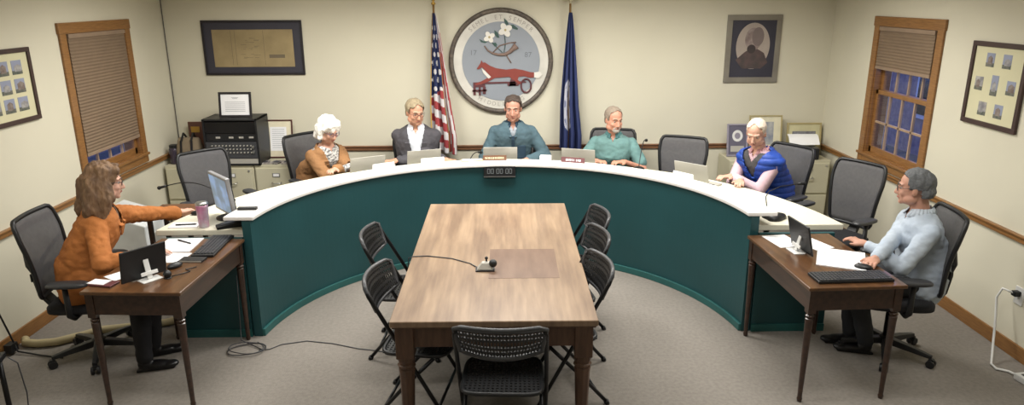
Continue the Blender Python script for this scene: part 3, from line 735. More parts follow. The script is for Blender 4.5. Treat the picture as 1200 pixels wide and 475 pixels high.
MB().box((0, .05, .125), (.23, .012, .05), rot=(R(-35), 0, 0)).build('paper_tray', M['whiteplastic'], t)
m = MB(); n_ = 10; rs = []
for k in range(n_ + 1):
    q = k / n_; rs.append([Vector((-.15, .0 + .13 * q, .13 + .09 * q + .02 * math.sin(q * PI))), Vector((.15, .0 + .13 * q, .14 + .085 * q + .02 * math.sin(q * PI))), Vector((.15, .003 + .13 * q, .143 + .085 * q + .02 * math.sin(q * PI))), Vector((-.15, .003 + .13 * q, .133 + .09 * q + .02 * math.sin(q * PI)))])
m.rings(rs).build('paper', M['paper'], t)
o = MB(); o.tube([(2.98, 7.09, .70), (3.0, 6.99, .68), (3.01, 7.0, .45), (2.99, 6.98, .2), (3.0, 6.99, .012)], .004, 6); tag(o.build('power_cable', M['greyedge']), 'dark cable hanging down front of right corner file cabinet', 'cable')

t = thing('canvas_bag', 'tan canvas bag with two black straps on left corner cabinet', 'bag', (-3.165, 7.13, .722), R(-4))
m = MB(); rs = []
for z, a, b in ((.0, .105, .07), (.02, .115, .08), (.15, .112, .075), (.235, .10, .045), (.265, .09, .02)):
    a *= 1.12; rs.append([Vector((a * math.copysign(abs(math.cos(p)) ** .5, math.cos(p)), b * math.copysign(abs(math.sin(p)) ** .5, math.sin(p)), z)) for p in [2 * PI * k / 28 for k in range(28)]])
m.rings(rs).build('body', mat('tan_canvas', '#857660', .9, bump=.4, bscale=200), t, smooth=True)
for s_ in (-.055, .055):
    m = MB(); pts = [(s_, -.078, .01), (s_, -.084, .12), (s_, -.062, .24), (s_ * .8, -.0, .31), (s_, .062, .24), (s_, .084, .12), (s_, .078, .01)]
    for a, b in zip(pts, pts[1:]):
        a, b = Vector(a), Vector(b); d_ = (b - a); m.box(tuple((a + b) / 2), (.02, .006, d_.length + .006), rot=(math.atan2(-d_.y, d_.z), 0, 0))
    m.build('strap', M['black'], t)
t = thing('wooden_plaque', 'reddish wooden plaque leaning in the left corner behind the bag', 'plaque', (-3.20, 7.40, .722))
o = MB().box((0, 0, .19), (.15, .02, .38)).build('board', mat('mahogany_board', '#5b3a2c', .4, c2='#482a20', scale=6), t, bevel=.004); MB().box((0, -.012, .3), (.09, .003, .06)).build('plate', M['gold'], o)
t = thing('glass_jar', 'dark lidded jar beside the canvas bag in the left corner', 'jar', (-3.325, 7.12, .722))
m = MB(); m.lathe((0, 0, 0), [(.045, 0), (.05, .01), (.05, .15), (.042, .165)], 20); m.build('body', mat('dark_purple_glass', '#3c3440', .2), t, smooth=True); m = MB(); m.lathe((0, 0, .165), [(.044, 0), (.044, .025), (.035, .03)], 20); m.build('lid', M['black'], t)
for k, (x_, rz_, c_) in enumerate(((-2.42, .2, '#6f6a6a'), (-2.30, -.3, '#4c4648'), (-2.19, .12, '#7b7270'))):
    o = thing('pamphlet', ['grey patterned pamphlet at left end of the row before the framed document', 'dark pamphlet in the middle of the row before the framed document', 'brownish pamphlet at right end of the row before the framed document'][k], 'pamphlet', (x_, 7.11, .722), rz_, 'pamphlets on the cabinet')
    MB().box((0, 0, .006), (.105, .14, .012)).build('cover', mat('pamphlet_cover_%s' % 'abc'[k], c_, .6, c2='#b9b2ab', scale=30), o, bevel=.001); MB().box((0, -.0, .0125), (.06, .08, .001)).build('cover_picture', M['matdark'], o)

# ------------------------------------------------------------------ things on the bench
def polar(th, r): return (AX + r * math.cos(R(th)), AY + r * math.sin(R(th)))
G = 'silver laptops on the bench'
x_, y_ = polar(90.3, 2.03); lp = thing('laptop', 'open silver laptop in front of the man in blue fleece', 'laptop', (x_, y_, WT), 0, G)
LWd = .315
MB().box((0, .11, .008), (LWd, .22, .014)).build('base', M['laptop'], lp, bevel=.003); MB().box((0, .085, .0158), (.27, .10, .0015)).build('keyboard', M['keys'], lp); MB().box((0, .175, .0157), (.1, .065, .001)).build('trackpad', M['greyedge'], lp)
ld = MB().box((0, 0, .105), (LWd, .007, .205)).build('lid', M['laptop'], lp, bevel=.003); ld.location = (0, -.002, .012); ld.rotation_euler = (R(14), 0, 0)
MB().box((0, .0042, .107), (LWd - .02, .001, .18)).build('screen', M['screendark'], ld)
def place_lap(th, r, label, tw=0): 
    x_, y_ = polar(th, r); dup(lp, (x_, y_, WT), R(th - 90 + tw), label)
place_lap(110.5, 2.06, 'open silver laptop in front of the man in grey blazer')
place_lap(125.8, 2.04, 'open silver laptop in front of the white-haired woman', -8)
place_lap(69.5, 2.05, 'open silver laptop in front of the man in teal shirt')
place_lap(39.0, 2.08, 'open silver laptop in front of the man in blue vest', 6)
def plate(th, w_, h_, label, fm, bars, grp=None, r=1.875, d=.03, name='name_plate', cat='name plate'):
    x_, y_ = polar(th, r); t = thing(name, label, cat, (x_, y_, .905), R(th - 90), grp)
    MB().prism([(-d / 2, 0), (d / 2, 0), (.003, h_), (-.003, h_)], -w_ / 2, w_ / 2, T=lambda a, b, c: Vector((c, a, b))).build('wedge', fm, t)
    if bars:
        m = MB(); random.seed(int(th)); x0 = -w_ * .4
        while x0 < w_ * .38:
            ww = random.choice((.007, .009, .011)); 
            if random.random() > .12:
                yz = -d / 2 + (d / 2 - .003) * .5 - .0012; m.box((x0, yz, h_ * .5), (ww * .7, .0015, h_ * .42), rot=(math.atan2(-(d / 2 - .003), h_), 0, 0))
            x0 += ww + .004
        m.build('engraved_letters', bars, t)
    return t
GP = 'name plates along the ledge'
plate(91.9, .215, .045, 'brown name plate with pale letters before the man in blue fleece', mat('brown_plate', '#6b4a36', .4), M['matcream'], GP)
plate(69.9, .215, .045, 'reddish brown name plate with white letters before the teal shirt man', mat('maroon_plate', '#6a4446', .4), M['paper'], GP)
plate(109.3, .21, .05, 'white name card in front of the man in grey blazer', M['paper'], None, GP)
plate(123.3, .20, .05, 'white name card in front of the white-haired woman', M['paper'], None, GP)
plate(37.5, .20, .05, 'white name card in front of the man in blue vest', M['paper'], None, GP)
x_, y_ = polar(77.6, 1.87); t = thing('tissue_box', 'small white box on the ledge between two name plates', 'box', (x_, y_, .905), R(-12)); MB().box((0, 0, .025), (.10, .06, .05)).build('carton', M['paper'], t, bevel=.003); MB().box((0, 0, .0505), (.05, .02, .002)).build('slot', M['laptop'], t)
x_, y_ = polar(98.3, 1.875); t = thing('paper_folder', 'thin tan folder lying on the ledge left of centre', 'folder', (x_, y_, .905), R(8)); MB().box((0, 0, .004), (.20, .07, .008)).build('cover', mat('manila', '#c4ab83', .8), t); MB().box((0, .0, .0095), (.18, .06, .003)).build('sheet', M['paper'], t)

def gooseneck(label, base, head, group, z=WT, arc=.06):
    t = thing('gooseneck_microphone', label, 'microphone', (base[0], base[1], z), 0, group); B = Vector((base[0], base[1], z)); Hh = Vector(head) - B
    m = MB(); m.lathe((0, 0, 0), [(.05, 0), (.052, .012), (.035, .024), (.012, .03)], 20); m.build('base', M['black'], t, smooth=True)
    pts = []
    for k in range(13):
        q = k / 12; p = Vector((Hh.x * q, Hh.y * q, .03 + (Hh.z - .03) * (1 - (1 - q) ** 2.2) + arc * math.sin(PI * q))); pts.append(p)
    m = MB(); m.tube(pts, .0042, 8); m.build('neck', M['black'], t, smooth=True)
    d_ = (pts[-1] - pts[-2]).normalized(); m = MB(); m.cyl(pts[-1] - d_ * .01, pts[-1] + d_ * .05, .009, .011); m.ell(pts[-1] + d_ * .055, .0155); m.build('microphone_head', M['black'], t, smooth=True)
G = 'gooseneck microphones on the bench'
gooseneck('gooseneck microphone bending left, at the computer end of the bench', (-2.17, 5.45), (-2.69, 5.52, .90), G, arc=.05)
gooseneck('gooseneck microphone left of the man in blue fleece', (-.32, 6.50), (-.22, 6.72, .90), G, arc=.02)
gooseneck('gooseneck microphone right of the man in teal shirt', (1.28, 6.42), (1.40, 6.76, 1.0), G, arc=.03)
t = thing('conference_phone', 'black conference phone with gooseneck at right end of bench', 'phone', (1.975, 4.88, WT), R(15))
m = MB(); rs = []
for z, k in ((0, .95), (.01, 1), (.03, .85), (.04, .5)): rs.append([Vector((.085 * k * math.cos(p) * (1 + .18 * math.cos(3 * p)), .075 * k * math.sin(p) * (1 + .1 * math.cos(3 * p)), z)) for p in [2 * PI * j / 36 for j in range(36)]])
m.rings(rs).build('body', M['black'], t, smooth=True); m = MB(); m.lathe((-.01, 0, .036), [(.03, 0), (.03, .01), (.018, .014)], 20); m.build('speaker_disc', M['whiteplastic'], t, smooth=True)
m = MB(); m.tube([(-.02, .05, .02), (-.0, .12, .13), (.12, .25, .13), (.32, .38, .12), (.52, .42, .115)], .004, 8); m.build('neck', M['black'], t, smooth=True); m = MB(); m.cyl((.51, .42, .115), (.57, .43, .113), .010, .012); m.ell((.57, .43, .113), .015); m.build('microphone_head', M['black'], t, smooth=True)

t = thing('computer_monitor', 'small flat monitor facing the woman in orange jacket', 'monitor', (-2.03, 4.995, WT), R(180 - 48.5 + 0))
m = MB(); m.lathe((0, -.04, 0), [(.10, 0), (.10, .008), (.07, .018), (.02, .024)], 28); m.build('stand_base', M['black'], t, smooth=True)
m = MB(); m.box((0, -.055, .09), (.05, .02, .15)); m.build('stand_neck', M['black'], t, bevel=.004)
h_ = MB().box((0, 0, .19), (.34, .03, .29), rot=(R(-6), 0, 0)).build('housing', mat('silver_bezel', '#9a9a9c', .4, metal=.3), t, bevel=.006)
sm = emit('screen_image', '#8ea7c8', .45)
nt = sm.node_tree; tcn = nt.nodes.new('ShaderNodeTexCoord'); nzn = nt.nodes.new('ShaderNodeTexNoise'); nzn.inputs['Scale'].default_value = 9; rpn = nt.nodes.new('ShaderNodeValToRGB')
rpn.color_ramp.elements[0].color = lin('#5d6f78'); rpn.color_ramp.elements[1].color = lin('#8fb0dc'); rpn.color_ramp.elements[0].position = .42; rpn.color_ramp.elements[1].position = .58
nt.links.new(tcn.outputs['Object'], nzn.inputs['Vector']); nt.links.new(nzn.outputs[0], rpn.inputs[0]); nt.links.new(rpn.outputs[0], nt.nodes['Principled BSDF'].inputs['Emission Color'])
MB().box((0, .0165, .19), (.305, .002, .25), rot=(R(-6), 0, 0)).build('screen', sm, t)
MB().box((0, -.017, .19), (.33, .012, .28), rot=(R(-6), 0, 0)).build('back_cover', M['black'], t, bevel=.004)
t = thing('travel_tumbler', 'pink and silver travel tumbler beside the computer monitor', 'cup', (-2.105, 4.80, WT))
tm = mat('pink_silver_pattern', '#b9b6c2', .35, metal=.2, c2='#b87898', scale=9); m = MB(); m.lathe((0, 0, 0), [(.031, 0), (.034, .004), (.041, .15), (.042, .165)], 28); m.build('cup', tm, t, smooth=True)
m = MB(); m.lathe((0, 0, .165), [(.043, 0), (.043, .012), (.036, .018), (.012, .02)], 28); m.build('lid', M['chrome'], t, smooth=True)
t = thing('remote_control', 'black remote control lying on left end of the white ledge', 'remote', (-1.80, 4.835, .905), R(2)); MB().box((0, 0, .009), (.135, .04, .018)).build('body', M['black'], t, bevel=.004); MB().box((0, 0, .0185), (.1, .024, .001)).build('buttons', M['greyedge'], t)
t = thing('card_terminal', 'black wedge shaped desk device in front of the monitor stand', 'device', (-1.925, 4.80, WT), R(28)); MB().prism([(-.09, 0), (.09, 0), (.09, .045), (-.09, .018)], -.04, .04, T=lambda a, b, c: Vector((a, c, b))).build('body', M['black'], t, bevel=.004); MB().box((0, 0, .036), (.12, .055, .002), rot=(0, R(-8.5), 0)).build('keypad', M['greyedge'], t)
t = thing('notepad', 'white notepad with dark pen on the white desk near the mouse', 'notepad', (-2.25, 4.83, WT), R(3)); MB().box((0, 0, .004), (.2, .12, .008)).build('pages', M['paper'], t)
t = thing('pen', 'dark pen lying on the white notepad', 'pen', (-2.24, 4.82, WT + .0085), R(8)); m = MB(); m.cyl((-.065, 0, .005), (.06, 0, .005), .0048, n=10); m.cyl((.06, 0, .005), (.072, 0, .005), .0048, .001, 10); m.build('barrel', M['greyedge'], t, smooth=True); m = MB(); m.cyl((-.07, 0, .005), (-.035, 0, .005), .0055, n=10); m.build('cap', M['black'], t)
def mouse(label, loc, rz):
    t = thing('computer_mouse', label, 'mouse', loc, rz); m = MB(); m.ell((0, 0, .012), (.03, .052, .02)); o = m.build('shell', M['black'], t, smooth=True)
    for v in o.data.vertices: v.co.z = max(0, v.co.z)
    MB().box((0, .028, .031), (.006, .014, .006)).build('wheel', M['greyedge'], t, bevel=.002); return t
mouse('black computer mouse under the orange jacketed woman\'s outstretched hand', (-2.27, 5.10, WT), R(-80))

# small brown stand between the bench and the left cabinets
t = thing('side_stand', 'small brown wooden stand between bench and left file cabinets', 'table', (-2.56, 5.37, 0), R(3), None)
MB().box((0, 0, .735), (.34, .34, .025)).build('tabletop', mat('brown_stand_top', '#6f4c33', .45, c2='#5d3d28', scale=5), t, bevel=.004)
for a in (-1, 1):
    for b in (-1, 1): MB().box((a * .145, b * .145, .36), (.03, .03, .725)).build('leg', M['darkwood'], t)
MB().box((0, 0, .25), (.29, .29, .018)).build('shelf', M['darkwood'], t)
# white office machine on the floor at the left wall
t = thing('paper_shredder', 'white office machine with slanted grey panel against left wall', 'office machine', (-3.19, 5.93, 0), R(0))
MB().prism([(-.19, 0), (.19, 0), (.19, .50), (-.19, .62)], -.22, .22, T=lambda a, b, c: Vector((a, c, b))).build('body', mat('white_machine', '#cfd2d2', .5), t, bevel=.01)
sl = math.atan2(-.12, .38); MB().box((0, .0, .566), (.2, .24, .006), rot=(0, -sl, 0)).build('top_panel', mat('blue_grey_panel_b', '#6f7c8c', .5), t); MB().box((.192, 0, .25), (.006, .34, .3)).build('front_drawer', M['laptop'], t)

# ------------------------------------------------------------------ things on the writing tables
def keyboard(label, loc, rz, L_):
    t = thing('computer_keyboard', label, 'keyboard', loc, rz); MB().box((0, 0, .009), (L_, .145, .016)).build('case', M['black'], t, bevel=.003)
    m = MB(); n_ = int((L_ - .02) / .0215)
    for r_ in range(6):
        for c_ in range(n_):
            if r_ == 0 and n_ * .28 < c_ < n_ * .6: continue
            m.box((-L_ / 2 + .02 + c_ * .0215, -.055 + r_ * .022, .020), (.0175, .0175, .006))
        if r_ == 0: m.box((-L_ * .06, -.055, .020), (L_ * .3, .0175, .006))
    m.build('keys', M['greyedge'], t); return t
keyboard('black keyboard on the left writing table beside the papers', (-1.925, 4.485, .75), R(-88), .40)
keyboard('black keyboard at the near edge of the right writing table', (2.04, 3.835, .75), R(2.5), .45)
def sheet(label, loc, w_, l_, rz, grp, n=1, lines_=True):
    t = thing('paper_sheet', label, 'paper', loc, rz, grp); MB().box((0, 0, .001 * n), (w_, l_, .002 * n)).build('sheet', M['paper'], t)
    if lines_:
        m = MB()
        for k in range(9): m.box((0, l_ * (.38 - .09 * k), .002 * n + .0003), (w_ * .75, .004, .0004))
        m.build('printed_lines', mat('light_print', '#c2c3c8', .8), t)
    return t
G = 'papers on the left table'
sheet('white papers with a pen on top beside the left keyboard', (-2.17, 4.52, .75), .24, .27, R(2), G, 3)
sheet('white sheet on the left table just behind the black tablet', (-2.13, 4.285, .75), .22, .17, R(-3), G, 2, False)
sheet('white sheet on the left table between tablet and phone', (-2.27, 4.02, .75), .12, .2, R(-35), G, 1, False)
t = thing('pen', 'black pen lying on the white papers on the left table', 'pen', (-2.15, 4.57, .7565), R(-32)); m = MB(); m.cyl((-.065, 0, .005), (.06, 0, .005), .0045, n=10); m.cyl((.06, 0, .005), (.072, 0, .005), .0045, .001, 10); m.build('barrel', M['greyedge'], t, smooth=True); m = MB(); m.cyl((-.07, 0, .005), (-.035, 0, .005), .0052, n=10); m.build('cap', M['black'], t)
t = thing('notebook', 'small closed dark notebook at the near end of the left keyboard', 'notebook', (-1.955, 4.235, .75), R(-4)); MB().box((0, 0, .007), (.15, .07, .014)).build('cover', M['black'], t, bevel=.002); MB().box((0, -.0335, .007), (.14, .006, .009)).build('pages', M['laptop'], t)
mouse('black computer mouse beside the black tablet on left table', (-2.02, 4.12, .75), R(-30))
def tablet(label, c, rz, tilt, W_=.27, H_=.2):
    """screen looks along local +Y; a white stand props it from local -Y"""
    t = thing('tablet_computer', label, 'tablet', (c[0], c[1], .75), rz); q = (tilt, 0, 0)
    b = MB().box((0, 0, H_ / 2), (W_, .012, H_)).build('body', M['black'], t, bevel=.004); b.location = (0, 0, .008); b.rotation_euler = q
    MB().box((0, .0065, H_ / 2), (W_ - .02, .001, H_ - .02)).build('screen', M['screendark'], b)
    m = MB(); m.box((.01, -.035, .075), (.032, .008, .135), rot=(R(-14), 0, 0)); m.box((.01, -.05, .045), (.10, .008, .022), rot=(R(-14), 0, 0)); m.box((.01, -.05, .004), (.12, .075, .008)); m.build('stand', M['whiteplastic'], t, bevel=.003)
    MB().box((-.01, .012, .011), (.12, .03, .022)).build('lip', M['whiteplastic'], t, bevel=.002)
tablet('black tablet on white stand on the left writing table', (-2.12, 3.94, .75), face(-.80, .60), R(10))
tablet('black tablet on white stand on the right writing table', (1.95, 4.31, .75), face(.99, .10), R(14))
t = thing('webcam', 'small black webcam with cable beside the left tablet stand', 'webcam', (-1.985, 3.945, .75)); m = MB(); m.ell((0, 0, .026), (.024, .024, .024)); m.lathe((0, 0, 0), [(.022, 0), (.022, .004), (.012, .008)], 16); m.build('body', M['black'], t, smooth=True); m = MB(); m.tube([(.02, .01, .008), (.06, .06, .004), (.09, .10, .004), (.05, .13, .004), (.1, .17, .004)], .003, 6); m.build('cable', M['black'], t, smooth=True)
t = thing('mobile_phone', 'white-screened phone in dark red case at near left table corner', 'phone', (-2.335, 3.865, .75), R(-12)); MB().box((.02, 0, .005), (.15, .085, .01)).build('case', mat('dark_red_case', '#5a2c31', .5), t, bevel=.004); MB().box((-.01, 0, .0115), (.11, .07, .003)).build('screen', M['paper'], t)
G = 'papers on the right table'
sheet('white sheet at the far end of the right table', (1.895, 4.50, .75), .17, .24, R(10), G, 1)
sheet('white sheet half hidden behind the right tablet', (2.08, 4.43, .75), .15, .2, R(20), G, 1, False)
sheet('large white sheet under the hands of light blue shirt man', (2.13, 4.15, .75), .28, .34, R(-25), G, 3)
mouse('black computer mouse behind the right table keyboard', (2.19, 3.985, .75), R(60))

t = thing('table_microphone', 'silver wedge table microphone with black ball on the brown table', 'microphone', (-.105, 4.03, .75))
MB().box((0, 0, .004), (.115, .075, .008)).build('base_plate', M['black'], t, bevel=.002)
m = MB(); m.rings([[Vector((-.05, -.03, .008)), Vector((.05, -.03, .008)), Vector((.05, .03, .008)), Vector((-.05, .03, .008))], [Vector((-.018, -.015, .05)), Vector((.035, -.015, .05)), Vector((.035, .02, .05)), Vector((-.018, .02, .05))]]); m.build('housing', M['laptop'], t, bevel=.004)
m = MB(); m.ell((.048, -.01, .045), .025); m.build('ball_head', M['black'], t, smooth=True); m = MB(); m.cyl((.008, .015, .05), (.008, .015, .066), .006); m.ell((.008, .015, .07), .0105); m.build('knob', M['black'], t, smooth=True)
o = MB(); o.tube([(-.15, 4.05, .7555), (-.2, 4.13, .7535), (-.32, 4.22, .7535), (-.48, 4.27, .7535), (-.565, 4.262, .7535), (-.598, 4.262, .744), (-.603, 4.265, .70), (-.60, 4.27, .35), (-.62, 4.30, .02), (-.75, 4.38, .004), (-.89, 4.427, .004), (-1.003, 4.454, .004), (-1.198, 4.534, .004), (-1.389, 4.578, .004), (-1.555, 4.53, .004), (-1.62, 4.46, .004), (-1.69, 4.45, .004)], .0036, 8)
tag(o.build('microphone_cable', M['greyedge'], smooth=True), 'dark cable from the table microphone running left across the carpet', 'cable')
o = MB(); pts = []
for k in range(44):
    a = 2 * PI * k / 20; rr = .105 + .018 * math.sin(k * .7); pts.append((-1.77 + rr * 1.05 * math.cos(a), 4.45 + rr * .95 * math.sin(a), .004 + .0006 * k))
o.tube([(-1.84, 4.60, .5), (-1.845, 4.58, .2), (-1.85, 4.57, .02)] + pts, .0036, 8)
tag(o.build('coiled_cable', M['greyedge'], smooth=True), 'coiled dark cable on carpet at foot of left table leg', 'cable')
o = MB(); o.tube([(-3.38, 4.60, .03), (-3.343, 4.547, .03), (-3.25, 4.535, .03), (-3.141, 4.555, .03), (-3.0, 4.66, .03), (-2.925, 4.74, .03), (-2.75, 4.78, .03), (-2.5, 4.85, .03), (-2.35, 4.95, .03)], .028, 12)
tag(o.build('beige_hose', M['hosebeige'], smooth=True), 'thick beige cable hose on the floor behind the left chair', 'hose')
o = MB(); o.tube([(-3.41, 4.42, .60), (-3.40, 4.44, .3), (-3.36, 4.46, .08), (-3.33, 4.44, .02), (-3.15, 4.40, .01), (-2.98, 4.36, .01)], .006, 8); o.box((-3.37, 4.44, .05), (.05, .07, .06)); tag(o.build('power_lead', M['black']), 'black power lead and plug beside left wall by the beige hose', 'cable')
# low black table at the left edge of the frame
t = thing('low_table', 'low black table corner at left edge of the frame', 'table', (-2.93, 3.42, 0), R(18)); MB().box((0, 0, .435), (.40, .30, .03)).build('tabletop', M['black'], t, bevel=.004)
for a in (-1, 1):
    for b in (-1, 1): m = MB(); m.cyl((a * .17, b * .12, 0), (a * .17, b * .12, .42), .014); m.build('leg', M['blackmetal'], t, smooth=True)
o = MB(); o.tube([(-2.73, 3.56, .445), (-2.70, 3.58, .40), (-2.70, 3.6, .2), (-2.72, 3.6, .01), (-2.78, 3.5, .006), (-2.84, 3.42, .006)], .0035, 6); tag(o.build('hanging_cable', M['greyedge'], smooth=True), 'thin cable hanging from the low black table to the floor', 'cable')
# right wall outlet, cable and power strip
t = thing('wall_outlet', 'wall outlet with black plug low on the right wall', 'outlet', (XR, 4.30, .42)); MB().box2((-.008, -.04, -.06), (0, .04, .06)).build('cover', M['whiteplastic'], t, bevel=.002); MB().box2((-.05, -.02, 0), (-.008, .02, .035)).build('plug', M['black'], t, bevel=.004)
o = MB(); o.tube([(3.40, 4.30, .44), (3.36, 4.36, .45), (3.34, 4.37, .38), (3.33, 4.33, .25), (3.28, 4.24, .10), (3.21, 4.13, .012), (3.203, 4.07, .011), (3.258, 4.034, .011), (3.275, 3.96, .018)], .008, 8); tag(o.build('white_cable', M['whiteplastic'], smooth=True), 'white cable looping from wall outlet down to power strip', 'cable')
t = thing('power_strip', 'white power strip on the floor at right edge of the frame', 'power strip', (3.29, 3.87, 0), R(98)); MB().box((0, 0, .022), (.2, .08, .044)).build('body', M['whiteplastic'], t, bevel=.008)
for k in (-1, 0, 1): MB().box((k * .055, 0, .045), (.03, .034, .003)).build('socket', M['greyedge'], t)
MB().box((-.055, 0, .062), (.04, .04, .035)).build('adapter', M['black'], t, bevel=.004)

# ------------------------------------------------------------------ people
SK = {}
def skin(name, c): 
    if name not in SK: SK[name] = mat(name, c, .55, var=.06, scale=18, bump=.05, bscale=80, sss=.08)
    return SK[name]
M['eyewhite'] = mat('eye_white', '#b3a69c', .3, var=0); M['iris'] = mat('dark_iris', '#2a221c', .3)
def ik(a, b, l1, l2, pole):
    a = Vector(a); b = Vector(b); d = b - a; L = min(d.length, (l1 + l2) * .995); dn = d.normalized()
    q = (l1 * l1 - l2 * l2 + L * L) / (2 * L); hgt = math.sqrt(max(0, l1 * l1 - q * q)); pl = Vector(pole); pl = (pl - dn * pl.dot(dn)).normalized()
    return a + dn * q + pl * hgt
def hand(m, w_, d, up, side, k=1.0, curl=.5):
    """w_: wrist; d: finger direction; up: back of hand; side: +1 thumb on +(d x up) side"""
    d = Vector(d).normalized(); up = Vector(up); up = (up - d * up.dot(d)).normalized(); sd = d.cross(up) * side
    w_ = Vector(w_); q = Matrix((sd, d, up)).transposed()
    m.ell(w_ + d * .05 * k, (.041 * k, .055 * k, .017 * k), q); m.cap(w_ - d * .01, w_ + d * .03 * k, .024 * k, .026 * k)
    for off, ln in ((-.030, .062), (-.011, .076), (.010, .08), (.030, .07)):
        b0 = w_ + d * (.088 - abs(off) * .3) * k + sd * off * k; ln *= k
        p1 = b0 + d * ln * .42 + sd * off * .12 + up * .004; p2 = p1 + (d * math.cos(curl) - up * math.sin(curl)) * ln * .32; p3 = p2 + (d * math.cos(curl * 1.8) - up * math.sin(curl * 1.8)) * ln * .26
        m.cap(w_ + d * .06 * k + sd * off * .9 * k, b0, .0105 * k, .0095 * k); m.cap(b0, p1, .0095 * k, .0085 * k); m.cap(p1, p2, .0085 * k, .0078 * k); m.cap(p2, p3, .0078 * k, .0068 * k)
    b0 = w_ + d * .02 * k + sd * .024 * k; p1 = b0 + (d * .6 + sd * .62) * .042 * k - up * .006; p2 = p1 + (d * .85 + sd * .3) * .034 * k - up * .004
    m.cap(b0, p1, .0135 * k, .011 * k); m.cap(p1, p2, .011 * k, .0085 * k)

def head_prims(m, H, fem=0, fat=0, k=1.0):
    def e(c, r, rot=None):
        q = H.to_3x3() @ (Euler(rot).to_matrix() if rot else Matrix.Identity(3)); s = H.to_scale()[0]
        m.ell(H @ Vector(c), r, q, u=24, v=16)
    def c(a, b, ra, rb=None): m.cap(H @ Vector(a), H @ Vector(b), ra, rb)
    e((0, -.012, .03), (.076, .096, .085)); e((0, .02, -.03), (.064 + fat * .006, .074, .090))
    e((0, .042, -.078), (.046 - fem * .006 + fat * .01, .045, .034)); e((0, .074, -.098), (.022, .018, .016))
    for s in (-1, 1):
        e((s * .036, .062, -.032), (.024 + fat * .004, .022, .022)); e((s * .077, -.006, -.012), (.009, .018, .03), (0, 0, s * -.25)); e((s * .052, .02, -.07), (.02 + fat * .008, .04, .03))
        c((s * .012, .086, .02), (s * .046, .072, .020), .009, .008); e((s * .011, .098, -.042), (.008, .011, .008))
    c((0, .084, .008), (0, .106, -.034), .009, .012); e((0, .108, -.038), (.012, .012, .011)); e((0, .072, -.066), (.028, .024, .022))
    return m
def xform(o, H):
    o.data.transform(H); return o
def wrinkle(o, amp, sc_, seed=0, zs=1):
    me = o.data; off = Vector((seed * 3.1, seed * 1.7, seed))
    ns = [v.normal.copy() for v in me.vertices]
    for v, n in zip(me.vertices, ns):
        p = Vector((v.co.x * sc_, v.co.y * sc_, v.co.z * sc_ * zs)) + off
        v.co += n * amp * (noise.noise(p) + .5 * noise.noise(p * 2.3))
def cut(o, fn, solid=.006):
    bm = bmesh.new(); bm.from_mesh(o.data); bm.faces.ensure_lookup_table()
    bad = [f for f in bm.faces if fn(f.calc_center_median())]
    bmesh.ops.delete(bm, geom=bad, context='FACES'); bm.to_mesh(o.data); bm.free()
    if solid:
        md = o.modifiers.new('solid', 'SOLIDIFY'); md.thickness = solid; md.offset = 0
